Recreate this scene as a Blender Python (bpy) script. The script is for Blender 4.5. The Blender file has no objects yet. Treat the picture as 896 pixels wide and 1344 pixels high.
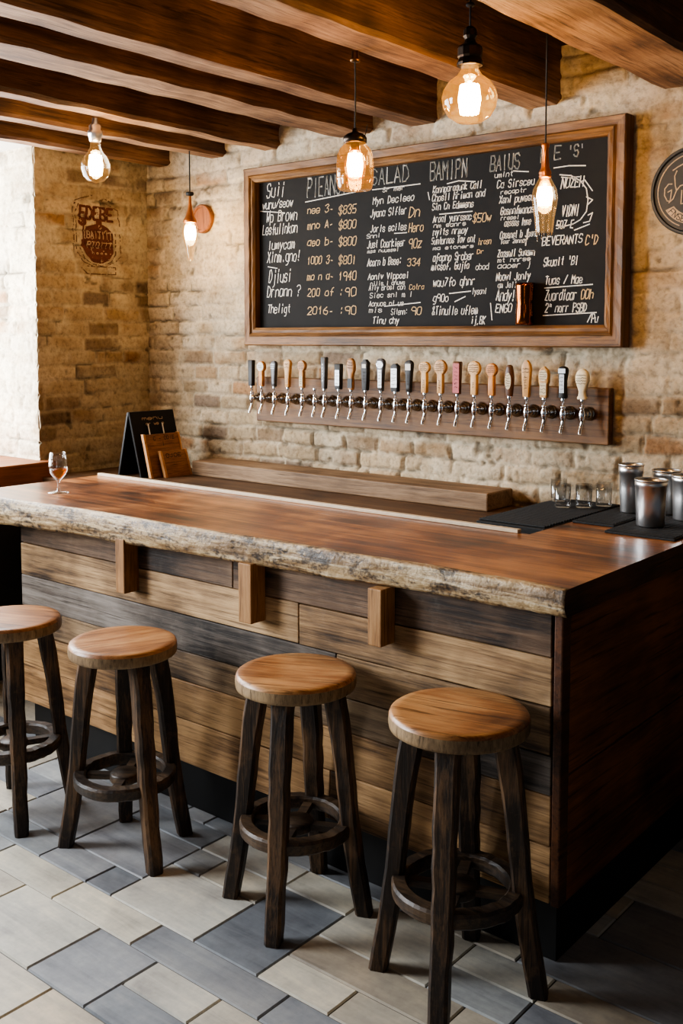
import bpy, math, random
import numpy as np
from mathutils import Vector, Matrix
PI = math.pi
random.seed(7)
sc = bpy.context.scene
COL = sc.collection

# ------------------------------------------------------------------ helpers
def lin(c):
    return tuple((x/12.92 if x <= .04045 else ((x+.055)/1.055)**2.4) for x in c)
def rgb(r, g, b): return lin((r/255, g/255, b/255))
def rgba(c): return (c[0], c[1], c[2], 1.0)

class MB:
    """collects shapes for ONE mesh object"""
    def __init__(s): s.v = []; s.f = []; s.m = []; s.c = []; s.sm = []; s.mi = 0; s.col = (1, 1, 1); s.M = None
    def add(s, vs, fs, smooth=False, mi=None):
        o = len(s.v)
        if s.M is not None: vs = [tuple(s.M @ Vector(v)) for v in vs]
        s.v += [tuple(v) for v in vs]
        for f in fs:
            s.f.append([i+o for i in f]); s.m.append(s.mi if mi is None else mi); s.c.append(s.col); s.sm.append(smooth)
    def box(s, x0, x1, y0, y1, z0, z1, mi=None):
        v = [(x0,y0,z0),(x1,y0,z0),(x1,y1,z0),(x0,y1,z0),(x0,y0,z1),(x1,y0,z1),(x1,y1,z1),(x0,y1,z1)]
        s.add(v, [(0,3,2,1),(4,5,6,7),(0,1,5,4),(1,2,6,5),(2,3,7,6),(3,0,4,7)], False, mi)
    def loft(s, rings, smooth=True, caps=True, mi=None, closed=True):
        n = len(rings[0]); vs = [p for r in rings for p in r]; fs = []
        for k in range(len(rings)-1):
            for i in range(n if closed else n-1):
                j = (i+1) % n
                fs.append((k*n+i, k*n+j, (k+1)*n+j, (k+1)*n+i))
        s.add(vs, fs, smooth, mi)
        if caps:
            s.add(rings[0], [tuple(reversed(range(n)))], False, mi); s.add(rings[-1], [tuple(range(n))], False, mi)
    def lathe(s, prof, n=32, smooth=True, caps=False, mi=None, cx=0, cy=0):
        rings = [[(cx+r*math.cos(2*PI*i/n), cy+r*math.sin(2*PI*i/n), z) for i in range(n)] for r, z in prof]
        s.loft(rings, smooth, caps, mi)
    def tube(s, pts, r, n=10, mi=None, caps=True):
        pts = [Vector(p) for p in pts]; rr = r if isinstance(r, (list, tuple)) else [r]*len(pts)
        rings = []; up = Vector((0.13, 0.31, .94))
        for k, p in enumerate(pts):
            d = (pts[min(k+1, len(pts)-1)] - pts[max(k-1, 0)]).normalized()
            a = d.cross(up)
            if a.length < .05: a = d.cross(Vector((1, 0, 0)))
            a.normalize(); b = d.cross(a)
            rings.append([tuple(p + rr[k]*(math.cos(2*PI*i/n)*a + math.sin(2*PI*i/n)*b)) for i in range(n)])
        s.loft(rings, True, caps, mi)
    def build(s, name, mats, parent=None, bevel=0, loc=None, rotz=0):
        me = bpy.data.meshes.new(name)
        me.from_pydata(s.v, [], s.f)
        for m in (mats if isinstance(mats, (list, tuple)) else [mats]): me.materials.append(m)
        me.polygons.foreach_set('material_index', s.m)
        me.polygons.foreach_set('use_smooth', s.sm)
        ca = me.color_attributes.new('Col', 'FLOAT_COLOR', 'CORNER')
        buf = np.ones((len(me.loops), 4), dtype=np.float32); k = 0
        for f, c in zip(s.f, s.c):
            buf[k:k+len(f), :3] = c; k += len(f)
        ca.data.foreach_set('color', buf.ravel())
        me.update()
        o = bpy.data.objects.new(name, me); COL.objects.link(o)
        if parent is not None: o.parent = parent
        if loc is not None: o.location = loc
        o.rotation_euler.z = rotz
        if bevel:
            b = o.modifiers.new('Bevel', 'BEVEL'); b.width = bevel; b.segments = 2; b.limit_method = 'ANGLE'; b.angle_limit = math.radians(40)
        return o

def tag(o, label=None, cat=None, group=None, kind=None):
    if label: o['label'] = label
    if cat: o['category'] = cat
    if group: o['group'] = group
    if kind: o['kind'] = kind
    return o
def empty(name, loc, label, cat, group=None, rotz=0):
    o = bpy.data.objects.new(name, None); COL.objects.link(o); o.location = loc; o.rotation_euler.z = rotz
    o.empty_display_size = .1
    return tag(o, label, cat, group)
def copy_tree(o, parent=None):
    c = o.copy(); COL.objects.link(c)
    if parent is not None: c.parent = parent
    for ch in list(o.children): copy_tree(ch, c)
    return c
def struct(o): o['kind'] = 'structure'; return o

# ------------------------------------------------------------------ materials
class NT:
    def __init__(s, name):
        s.m = bpy.data.materials.new(name); s.m.use_nodes = True; s.t = s.m.node_tree; s.t.nodes.clear()
        s.out = s.n('ShaderNodeOutputMaterial')
    def n(s, typ, **k):
        nd = s.t.nodes.new(typ)
        for a, b in k.items():
            if a[0] == '_':
                key = a[1:]; key = int(key) if key.isdigit() else key.replace('__', ' ')
                nd.inputs[key].default_value = b
            else: setattr(nd, a, b)
        return nd
    def l(s, a, b): s.t.links.new(a, b)
    def ramp(s, fac, stops):
        r = s.n('ShaderNodeValToRGB'); e = r.color_ramp.elements
        while len(e) < len(stops): e.new(.5)
        for el, (p, c) in zip(e, stops): el.position = p; el.color = rgba(c)
        s.l(fac, r.inputs[0]); return r.outputs[0]
    def mix(s, a, b, fac=.5, mode='MIX'):
        m = s.n('ShaderNodeMix', data_type='RGBA', blend_type=mode)
        for sock, val in ((m.inputs[0], fac), (m.inputs[6], a), (m.inputs[7], b)):
            if hasattr(val, 'is_linked'): s.l(val, sock)
            elif isinstance(val, (int, float)): sock.default_value = val
            else: sock.default_value = rgba(val)
        return m.outputs[2]
    def math(s, op, a, b=0.0, clamp=False):
        m = s.n('ShaderNodeMath', operation=op, use_clamp=clamp)
        for sock, val in ((m.inputs[0], a), (m.inputs[1], b)):
            if hasattr(val, 'is_linked'): s.l(val, sock)
            else: sock.default_value = val
        return m.outputs[0]
    def noise(s, vec, scale, detail=4, rough=.55, dist=0.0):
        nz = s.n('ShaderNodeTexNoise', _Scale=scale, _Detail=detail, _Roughness=rough, _Distortion=dist)
        if vec is not None: s.l(vec, nz.inputs['Vector'])
        return nz.outputs['Fac']
    def bump(s, h, strength=.3, dist=.01):
        b = s.n('ShaderNodeBump', _Strength=strength, _Distance=dist); s.l(h, b.inputs['Height']); return b.outputs['Normal']
    def bsdf(s, color=None, rough=.5, normal=None, **k):
        p = s.n('ShaderNodeBsdfPrincipled')
        for a, v in (('Base Color', color), ('Roughness', rough), ('Normal', normal)):
            if v is None: continue
            if hasattr(v, 'is_linked'): s.l(v, p.inputs[a])
            elif a == 'Base Color': p.inputs[a].default_value = rgba(v)
            else: p.inputs[a].default_value = v
        for a, v in k.items(): p.inputs[a.replace('_', ' ')].default_value = v
        s.l(p.outputs[0], s.out.inputs[0]); return p

def wood(name, dark, mid, light, axis='X', across=26, along=1.6, rough=.5, bump=.25, attr=False, seed=0.0, blotch=.5, coat=0, spec=.4, knots=False, wear=0):
    n = NT(name); tc = n.n('ShaderNodeTexCoord')
    oi = n.n('ShaderNodeObjectInfo')
    add = n.n('ShaderNodeVectorMath', operation='ADD'); n.l(tc.outputs['Object'], add.inputs[0])
    sc_ = n.n('ShaderNodeVectorMath', operation='SCALE'); sc_.inputs['Scale'].default_value = 13.7
    cmb = n.n('ShaderNodeCombineXYZ')
    rnd = n.math('ADD', oi.outputs['Random'], seed)
    for i in range(3): n.l(rnd, cmb.inputs[i])
    if attr:
        at0 = n.n('ShaderNodeAttribute', attribute_name='Col')
        n.l(n.math('MULTIPLY', at0.outputs['Fac'], 37.0), cmb.inputs[0])
    n.l(cmb.outputs[0], sc_.inputs[0]); n.l(sc_.outputs[0], add.inputs[1])
    mp = n.n('ShaderNodeMapping'); n.l(add.outputs[0], mp.inputs['Vector'])
    s = [across]*3; s['XYZ'.index(axis)] = along; mp.inputs['Scale'].default_value = s
    v = mp.outputs[0]
    g1 = n.noise(v, 1.0, 7, .62, .9)
    g2 = n.noise(v, 5.5, 8, .72, .3)
    big = n.noise(add.outputs[0], 3.2, 3, .5, .3)
    g = n.math('ADD', n.math('MULTIPLY', g1, .55), n.math('MULTIPLY', g2, .45))
    g = n.math('ADD', g, n.math('MULTIPLY', n.math('SUBTRACT', big, .5), blotch))
    c = n.ramp(g, [(.30, dark), (.47, mid), (.66, light)])
    # fine dark cracks along the grain
    mp2 = n.n('ShaderNodeMapping'); n.l(add.outputs[0], mp2.inputs['Vector'])
    s2 = [across*4.2]*3; s2['XYZ'.index(axis)] = along*1.9; mp2.inputs['Scale'].default_value = s2
    cr = n.noise(mp2.outputs[0], 1.0, 6, .62, .6)
    crk = n.ramp(cr, [(.35, (.22, .19, .16)), (.44, (1, 1, 1))])
    c = n.mix(c, crk, .75, 'MULTIPLY')
    if attr:
        at = n.n('ShaderNodeAttribute', attribute_name='Col'); c = n.mix(c, at.outputs['Color'], 1.0, 'MULTIPLY')
    if wear:
        wn = n.noise(add.outputs[0], 22, 6, .65)
        c = n.mix(c, light, n.math('MULTIPLY', n.ramp(wn, [(.55, (0,0,0)), (.7, (1,1,1))]), wear))
    h = n.math('ADD', g, n.math('MULTIPLY', cr, .5))
    r = n.math('ADD', n.math('MULTIPLY', g2, .25), rough-.12)
    p = n.bsdf(c, r, n.bump(h, bump, .006), Specular_IOR_Level=spec)
    if coat: p.inputs['Coat Weight'].default_value = coat; p.inputs['Coat Roughness'].default_value = .22
    return n.m

def plain(name, c, rough=.6, metal=0, var=.15, scale=30, bump=0.1, spec=.5, attr=False):
    n = NT(name); tc = n.n('ShaderNodeTexCoord')
    nz = n.noise(tc.outputs['Object'], scale, 5)
    f = n.ramp(nz, [(.3, tuple(x*(1-var) for x in c)), (.7, tuple(min(1, x*(1+var)) for x in c))])
    if attr:
        at = n.n('ShaderNodeAttribute', attribute_name='Col'); f = n.mix(f, at.outputs['Color'], 1.0, 'MULTIPLY')
    n.bsdf(f, rough, n.bump(nz, bump, .004) if bump else None, Metallic=metal, Specular_IOR_Level=spec)
    return n.m

def thin_glass(name, tint, refl=1.0, rough=.02, glow=None):
    n = NT(name)
    tr = n.n('ShaderNodeBsdfTransparent'); tr.inputs[0].default_value = rgba(tint)
    gl = n.n('ShaderNodeBsdfGlossy'); gl.inputs['Roughness'].default_value = rough; gl.inputs[0].default_value = (1, 1, 1, 1)
    lw = n.n('ShaderNodeLayerWeight', _Blend=.5); pw = n.math('ADD', n.math('MULTIPLY', n.math('POWER', lw.outputs['Facing'], 4.0), .85), .05)
    mx = n.n('ShaderNodeMixShader'); n.l(n.math('MULTIPLY', pw, refl, True), mx.inputs[0])
    n.l(tr.outputs[0], mx.inputs[1]); n.l(gl.outputs[0], mx.inputs[2])
    last = mx.outputs[0]
    if glow:
        em = n.n('ShaderNodeEmission'); em.inputs[0].default_value = rgba(glow[0]); em.inputs[1].default_value = glow[1]
        ad = n.n('ShaderNodeAddShader'); n.l(last, ad.inputs[0]); n.l(em.outputs[0], ad.inputs[1]); last = ad.outputs[0]
    n.l(last, n.out.inputs[0]); return n.m

def emit(name, c, s):
    n = NT(name); e = n.n('ShaderNodeEmission'); e.inputs[0].default_value = rgba(c); e.inputs[1].default_value = s
    n.l(e.outputs[0], n.out.inputs[0]); return n.m

M = {}
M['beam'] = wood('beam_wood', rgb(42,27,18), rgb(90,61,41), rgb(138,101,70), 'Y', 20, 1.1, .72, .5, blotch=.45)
M['beamlow_lit'] = wood('beam_underside_lit', rgb(66,45,30), rgb(130,95,66), rgb(180,142,106), 'Y', 30, 1.6, .75, .7, blotch=.6)  # beam wood lightened: light on the undersides is put into the colour
M['ceil'] = wood('ceiling_boards', rgb(26,15,9), rgb(52,30,18), rgb(78,48,28), 'Y', 16, 1.0, .8, .4)
M['top'] = wood('counter_top_wood', rgb(34,17,9), rgb(118,70,38), rgb(186,128,78), 'X', 19, 1.0, .36, .22, blotch=.75, coat=.3)
M['topside'] = wood('counter_end_wood', rgb(34,19,10), rgb(78,46,26), rgb(112,68,38), 'Y', 20, 1.2, .5, .3)
M['plank'] = wood('reclaimed_planks', rgb(72,60,50), rgb(166,150,132), rgb(236,222,202), 'X', 24, 1.3, .66, .5, attr=True, blotch=.8, wear=.03)
M['side'] = wood('side_panel_wood', rgb(58,32,17), rgb(104,62,34), rgb(138,86,48), 'Y', 18, 1.2, .7, .2, blotch=.5, spec=.2)
M['frame'] = wood('frame_wood_x', rgb(50,32,16), rgb(110,76,42), rgb(156,114,68), 'X', 40, 1.3, .5, .5)
M['framez'] = wood('frame_wood_z', rgb(50,32,16), rgb(110,76,42), rgb(156,114,68), 'Z', 40, 1.3, .5, .5)
M['rail'] = wood('tap_rail_wood', rgb(62,40,20), rgb(104,72,40), rgb(140,100,58), 'X', 16, 1.2, .5, .15)
M['seat'] = wood('seat_wood', rgb(92,54,28), rgb(148,98,56), rgb(190,142,92), 'X', 14, 1.3, .42, .15, blotch=.7, coat=.2)
M['seatrim'] = wood('seat_rim_wood', rgb(84,66,46), rgb(126,102,74), rgb(160,134,100), 'Z', 30, 8, .5, .2)
M['leg'] = wood('leg_wood', rgb(22,16,12), rgb(50,38,29), rgb(118,88,60), 'Z', 34, 2.2, .52, .45, blotch=.6, wear=.35)
M['ring'] = wood('footrest_wood', rgb(22,17,14), rgb(50,40,33), rgb(98,76,54), 'X', 20, 4, .42, .35, blotch=.3)
M['corbel'] = wood('corbel_wood', rgb(92,62,34), rgb(150,108,66), rgb(184,142,96), 'Z', 30, 2, .6, .3)
M['ledge'] = wood('ledge_wood', rgb(70,52,36), rgb(118,92,66), rgb(156,128,98), 'X', 26, 1.6, .65, .4)
M['backtop'] = wood('back_counter_wood', rgb(40,27,17), rgb(78,55,36), rgb(108,80,54), 'X', 22, 1.2, .5, .2)
M['sill'] = wood('sill_wood', rgb(70,38,18), rgb(120,70,38), rgb(150,94,54), 'Y', 22, 1.4, .5, .2)
M['plaque'] = wood('plaque_wood', rgb(84,52,28), rgb(132,88,54), rgb(166,118,76), 'Y', 40, 4, .55, .2)
M['plaque_edge'] = wood('plaque_edge_wood', rgb(140,92,50), rgb(186,134,84), rgb(214,166,112), 'Z', 40, 4, .5, .15)
M['disc'] = wood('wall_disc_wood', rgb(90,52,26), rgb(140,86,46), rgb(170,112,66), 'Z', 40, 3, .5, .2)
M['black'] = plain('black_paint', rgb(22,21,20), .55)
M['plinth'] = plain('black_plinth', rgb(16,14,13), .6)
M['dark'] = plain('dark_wainscot', rgb(34,28,24), .6)
M['rubber'] = plain('black_rubber', rgb(15,15,15), .75, scale=160, bump=.5)
M['slate'] = plain('chalkboard_slate', rgb(24,23,22), .75, var=.25, scale=9, bump=.05, spec=.25)
M['chalk'] = plain('white_chalk', rgb(226,222,212), .95, var=.25, scale=220)
M['chalko'] = plain('cream_chalk', rgb(214,184,140), .95, var=.25, scale=220)
M['chalkd'] = plain('tan_chalk', rgb(186,160,128), .95, var=.2, scale=120)
M['chrome'] = plain('chrome', (.80,.80,.80), .16, 1, .05, bump=0)
M['chromed'] = plain('dark_chrome', (.36,.36,.365), .2, 1, .1, bump=0)
M['steel'] = plain('brushed_steel', (.82,.81,.80), .30, 1, .06, scale=6, bump=0)
M['brass'] = plain('aged_brass', rgb(120,84,50), .35, 1, .3, bump=.1)
M['bronze'] = plain('dark_bronze', rgb(58,48,40), .35, .9, .3, bump=.15)
M['copper'] = plain('copper_socket', rgb(176,110,62), .38, .8, .15)
M['cord'] = plain('black_cord', rgb(24,20,18), .7)
M['strip'] = plain('pale_edge_strip', rgb(206,188,162), .35, 0, .12)
M['plaster'] = plain('white_plaster', rgb(214,208,196), .85, 0, .08, 8, .2)
M['glass'] = thin_glass('clear_glass', (.985,.99,.99), 1.3)
M['rocks'] = thin_glass('tumbler_glass', (.90,.91,.92), 1.6, .08)
M['bulbglass'] = thin_glass('amber_bulb_glass', (1.0,.82,.52), 1.1, glow=((1.0,.42,.08), .34))
M['clearbulb'] = thin_glass('clear_bulb_glass', (1.0,.93,.80), 1.1, glow=((1.0,.5,.14), .10))
M['jarglass'] = thin_glass('amber_jar_glass', (.86,.62,.36), 1.0, glow=((1.0,.42,.10), .22))
M['fil'] = emit('filament_glow', (1.0,.72,.38), 120)
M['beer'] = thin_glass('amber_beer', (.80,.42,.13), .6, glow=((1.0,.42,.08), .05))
M['paint'] = plain('oxblood_sign_paint', rgb(84,40,24), .85, 0, .25, 60, .1)
M['paintd'] = plain('faded_outline_paint', rgb(92,66,46), .9, 0, .25, 60, .1)
M['coppercup'] = plain('copper_cup', rgb(150,84,40), .16, 1, .2, 12, bump=0)

# brick: colour attribute + fine noise
n = NT('limewashed_brick'); tc = n.n('ShaderNodeTexCoord'); at = n.n('ShaderNodeAttribute', attribute_name='Col')
f1 = n.noise(tc.outputs['Object'], 45, 8, .65); f2 = n.noise(tc.outputs['Object'], 9, 5, .6, .5)
c = n.mix(at.outputs['Color'], n.ramp(f1, [(.28, (.50,.45,.40)), (.5, (1,1,1)), (.75, (1.25,1.22,1.15))]), .8, 'MULTIPLY')
c = n.mix(c, n.ramp(f2, [(.3, (.72,.66,.58)), (.55, (1,1,1))]), .8, 'MULTIPLY')
n.bsdf(c, .92, n.bump(n.math('ADD', f1, n.math('MULTIPLY', f2, .6)), .55, .012), Specular_IOR_Level=.2)
M['brick'] = n.m
# floor tiles
n = NT('floor_tiles'); tc = n.n('ShaderNodeTexCoord'); at = n.n('ShaderNodeAttribute', attribute_name='Col')
ad = n.n('ShaderNodeVectorMath', operation='ADD'); n.l(tc.outputs['Object'], ad.inputs[0])
sv = n.n('ShaderNodeVectorMath', operation='SCALE'); sv.inputs['Scale'].default_value = 9.0
n.l(at.outputs['Color'], sv.inputs[0]); n.l(sv.outputs[0], ad.inputs[1])
mp = n.n('ShaderNodeMapping'); n.l(ad.outputs[0], mp.inputs[0]); mp.inputs['Scale'].default_value = (2.2, 22, 1)
g1 = n.noise(mp.outputs[0], 1.0, 7, .65, .8); g2 = n.noise(ad.outputs[0], 5, 6, .6, .4); g3 = n.noise(ad.outputs[0], 60, 4, .6)
g = n.math('ADD', n.math('MULTIPLY', g1, .45), n.math('MULTIPLY', g2, .55))
c = n.mix(at.outputs['Color'], n.ramp(g, [(.34, (.50,.50,.53)), (.44, (.82,.82,.82)), (.52,(1.0,1.0,.98)), (.66, (1.38,1.33,1.22))]), .9, 'MULTIPLY')
c = n.mix(c, n.ramp(g3, [(.3, (.8,.8,.8)), (.6, (1,1,1))]), .5, 'MULTIPLY')
n.bsdf(c, n.math('ADD', n.math('MULTIPLY', g2, .35), .32), n.bump(n.math('ADD', g, n.math('MULTIPLY', g3, .3)), .2, .006), Specular_IOR_Level=.4)
M['tile'] = n.m
# bark edge
n = NT('live_edge_bark'); tc = n.n('ShaderNodeTexCoord')
mp = n.n('ShaderNodeMapping'); n.l(tc.outputs['Object'], mp.inputs[0]); mp.inputs['Scale'].default_value = (3.0, 30, 44)
b1 = n.noise(mp.outputs[0], 1.0, 8, .65, .8); mp3 = n.n('ShaderNodeMapping'); n.l(tc.outputs['Object'], mp3.inputs[0]); mp3.inputs['Scale'].default_value = (7, 16, 22); b2 = n.noise(mp3.outputs[0], 1.0, 8, .72, .8); b3 = n.noise(tc.outputs['Object'], 70, 5, .6)
c = n.ramp(b1, [(.28, rgb(66,50,34)), (.42, rgb(146,118,84)), (.54, rgb(192,166,126)), (.70, rgb(226,212,184))])
spots = n.ramp(n.math('ADD', n.math('MULTIPLY', b2, .7), n.math('MULTIPLY', b3, .3)), [(.40, (.07,.07,.09)), (.455, (.32,.31,.34)), (.50, (.85,.82,.78)), (.56, (1,1,1))])
c = n.mix(c, spots, .95, 'MULTIPLY')
n.bsdf(c, .5, n.bump(n.math('ADD', b1, b3), .6, .007), Specular_IOR_Level=.5)
M['bark'] = n.m

# ------------------------------------------------------------------ camera
cam = bpy.data.objects.new('camera', bpy.data.cameras.new('camera')); COL.objects.link(cam)
cam.data.sensor_width = 36; cam.data.lens = 36*1348/1344; cam.data.shift_y = -122/1344
cam.location = (0, 0, 1.70); cam.rotation_euler = (math.radians(90-4.5), 0, math.radians(39.65))
cam.data.clip_start = .05
sc.camera = cam

# ------------------------------------------------------------------ brick surfaces
_rs = np.random.RandomState(11); TAB = _rs.rand(512, 512)
def vn(u, v, s=0):
    u = np.asarray(u, float)+s*17.31; v = np.asarray(v, float)+s*7.77
    i = np.floor(u).astype(int); j = np.floor(v).astype(int); a = u-i; b = v-j
    a = a*a*(3-2*a); b = b*b*(3-2*b)
    g = lambda x, y: TAB[x % 512, y % 512]
    return (g(i,j)*(1-a)+g(i+1,j)*a)*(1-b)+(g(i,j+1)*(1-a)+g(i+1,j+1)*a)*b
def fbm(u, v, s=0, o=4):
    t = 0; w = .5; n_ = 0
    for k in range(o):
        t = t+w*vn(u*2**k, v*2**k, s+k*3); n_ += w; w *= .55
    return t/n_
def hsh(i, j, s=0): return TAB[(i*37+j*101+s*53) % 512, (i*71+j*29+s*91) % 512]
def sstep(a, b, x):
    t = np.clip((x-a)/(b-a), 0, 1); return t*t*(3-2*t)

def brick_field(u, v, seed, lime=.55, dark=0.0):
    """height (0..~.03) and colour of an old lime-washed brick wall"""
    uu = u+.03*(fbm(u*5, v*5, seed+1)-.5)+.006*(vn(u*40, v*40, seed+2)-.5)
    vv = v+.030*(fbm(u*2.2, v*3.0, seed+3)-.5)+.008*(vn(u*35, v*35, seed+4)-.5)
    ch = .078
    row = np.floor(vv/ch).astype(int); fv = vv/ch-row
    L = .17+.10*hsh(row, row*0+3, seed)
    x = uu/L+hsh(row, row*0+9, seed)*3+(row % 2)*.5
    bi = np.floor(x).astype(int); fu = x-bi
    e = np.minimum(np.minimum(fu, 1-fu)*L, np.minimum(fv, 1-fv)*ch)
    rough = fbm(u*22, v*22, seed+5)
    prof = sstep(.001, .016, e+.010*(rough-.5))
    r1 = hsh(bi, row, seed+1); r2 = hsh(bi, row, seed+2); r3 = hsh(bi, row, seed+3)
    lw = fbm(u*2.6, v*3.4, seed+8)+.25*(fbm(u*14, v*14, seed+9)-.5)
    cover = sstep(.62-lime*.35, .78-lime*.25, lw+.12*r3)
    h = prof*(.011+.008*(r1-.3))
    h = h*(1-.55*cover)+cover*.007
    h = h+.010*(fbm(u*9, v*9, seed+6)-.5)+.006*(rough-.5)
    pal = np.array([rgb(192,174,146), rgb(210,194,168), rgb(180,156,126), rgb(160,140,116), rgb(200,180,150), rgb(172,136,102), rgb(140,124,108)])
    idx = np.clip((r2*r2*1.05*len(pal)).astype(int), 0, len(pal)-1)
    bc = pal[idx]*(.85+.3*r3)[..., None]
    mort = np.array(rgb(208,194,170))*(.78+.4*rough)[..., None]
    col = mort*(1-prof[..., None])+bc*prof[..., None]
    lc = np.array(rgb(224,212,188))*(.85+.3*(fbm(u*7, v*7, seed+12)))[..., None]
    c3 = (cover*.72)[..., None]
    col = col*(1-c3)+lc*c3
    # dark joints and pock marks
    jd = (1-sstep(.0, .010, e))*sstep(.52, .70, fbm(u*6, v*9, seed+13))
    pk = sstep(.74, .84, fbm(u*17, v*17, seed+14, 3))
    d = np.clip(jd*.65+pk*.5, 0, .8)
    h = h-.010*jd-.008*pk
    st = sstep(.50, .72, fbm(u*1.7, v*2.0, seed+15))*.22
    col = col*(1-d)[..., None]*(1-st)[..., None]*(1-dark)
    return h, col

def brick_sheet(name, org, U, V, N, u0, u1, v0, v1, step, seed, lime=.55, dark=0.0, recolor=None, fade_u=None):
    """wall surface: point = org + u*U + v*V + h*N"""
    nu = int((u1-u0)/step)+1; nv = int((v1-v0)/step)+1
    u = np.linspace(u0, u1, nu); v = np.linspace(v0, v1, nv); uu, vv = np.meshgrid(u, v)
    h, col = brick_field(uu, vv, seed, lime, dark)
    if recolor is not None: h, col = recolor(uu, vv, h, col)
    P = np.array(org)+uu[..., None]*np.array(U)+vv[..., None]*np.array(V)+h[..., None]*np.array(N)
    P = P.reshape(-1, 3); idx = np.arange(nu*nv).reshape(nv, nu)
    q = np.stack([idx[:-1,:-1], idx[:-1,1:], idx[1:,1:], idx[1:,:-1]], -1).reshape(-1, 4)
    if np.dot(np.cross(U, V), N) < 0: q = q[:, ::-1]
    me = bpy.data.meshes.new(name)
    me.vertices.add(len(P)); me.vertices.foreach_set('co', P.astype(np.float32).ravel())
    me.loops.add(q.size); me.loops.foreach_set('vertex_index', q.astype(np.int32).ravel())
    me.polygons.add(len(q)); me.polygons.foreach_set('loop_start', np.arange(0, q.size, 4, dtype=np.int32))
    me.polygons.foreach_set('use_smooth', np.ones(len(q), dtype=bool))
    me.update(calc_edges=True)
    ca = me.color_attributes.new('Col', 'FLOAT_COLOR', 'POINT')
    b = np.ones((len(P), 4), np.float32); b[:, :3] = np.clip(col.reshape(-1, 3), 0, 1); ca.data.foreach_set('color', b.ravel())
    me.materials.append(M['brick'])
    o = bpy.data.objects.new(name, me); COL.objects.link(o); return struct(o)

WY = 3.768          # back wall datum (face of the bricks is about 2 cm nearer)
WX = -4.526         # left wall datum
def back_paint(u, v, h, col):
    pl = np.maximum(sstep(.16, .08, np.hypot((u+1.66)*1.1, (v-2.60)*1.5)+.05*fbm(u*20, v*20, 77)), sstep(.13, .06, np.hypot(u+4.14, (v-2.62)*1.3)+.05*fbm(u*20, v*20, 78)))
    top = sstep(2.50, 2.60, v+.08*(fbm(u*6, v*6, 79)-.5))*.45*(u < -1.9)
    w = np.maximum(pl, top)[..., None]
    col = col*(1-w)+np.array(rgb(222,212,194))*w
    h = h*(1-.8*pl)+pl*.014
    # the right-hand stretch is browner and less washed
    g = sstep(-2.0, -1.45, u)[..., None]*.30
    col = col*(1-g*np.array([.55,.75,.95]))*np.array([.90,.885,.86])
    return h, col
brick_sheet('wall_back', (0, WY, 0), (1,0,0), (0,0,1), (0,-1,0), -4.54, .7, .92, 2.88, .0085, 3, .62, 0, back_paint)
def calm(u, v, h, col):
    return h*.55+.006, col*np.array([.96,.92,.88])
brick_sheet('wall_left', (WX, 0, 0), (0,1,0), (0,0,1), (1,0,0), 3.03, 3.80, .92, 2.88, .008, 29, .62, .26, calm)  # brick tint darkened to stand in for the shade on this wall
brick_sheet('wall_left', (0, 3.03+.012, 0), (1,0,0), (0,0,1), (0,-1,0), -5.05, WX+.016, 1.05, 2.70, .009, 41, .9, -.25)
b = MB()
b.box(-5.05, WX-.03, 3.075, 3.95, 0, 2.88); b.box(-5.05, .7, WY+.03, 3.95, 0, 2.88)      # wall cores
b.box(-5.05, WX, 1.32, 3.06, 0, .98); b.box(-5.05, WX, 1.32, 3.06, 2.66, 2.88)             # under and over the window
b.box(-5.05, WX, .95, 1.32, 0, 2.88); b.box(-5.05, WX, -1.6, .95, 2.62, 2.88); b.box(-5.05, WX, -1.6, .95, 0, .12); b.box(-5.05, WX, -2.2, -1.6, 0, 2.88)
struct(b.build('wall_left', M['plaster']))
b = MB(); b.box(WX-.01, WX+.03, -1.6, 3.76, 0, .93); struct(b.build('trim_1', M['dark']))
b = MB(); b.box(-4.50, .7, WY-.03, WY+.003, 0, .93); struct(b.build('trim_2', M['dark']))
def window(name, y0, y1, z0, z1, x, nb):
    b = MB(); w = .05
    b.box(x-.03, x+.03, y0, y0+w, z0, z1); b.box(x-.03, x+.03, y1-w, y1, z0, z1)
    b.box(x-.03, x+.03, y0+w, y1-w, z0, z0+w); b.box(x-.03, x+.03, y0+w, y1-w, z1-w, z1)
    for k in range(1, nb): yy = y0+(y1-y0)*k/nb; b.box(x-.02, x+.02, yy-.018, yy+.018, z0+w, z1-w)
    zz = z0+(z1-z0)*.62; b.box(x-.02, x+.02, y0+w, y1-w, zz-.018, zz+.018)
    o = struct(b.build(name, M['plaster']))
    g = MB(); g.add([(x, y0+w, z0+w), (x, y1-w, z0+w), (x, y1-w, z1-w), (x, y0+w, z1-w)], [(0,1,2,3)]); g.build('pane', M['glass'], o)
window('window_1', 1.32, 3.04, .98, 2.66, -4.98, 3)
window('window_2', -1.6, .95, .12, 2.62, -4.98, 4)
b = MB(); b.box(-5.0, -4.435, 1.30, 3.075, .975, 1.078); struct(b.build('window_sill', M['sill'], bevel=.006))

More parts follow.
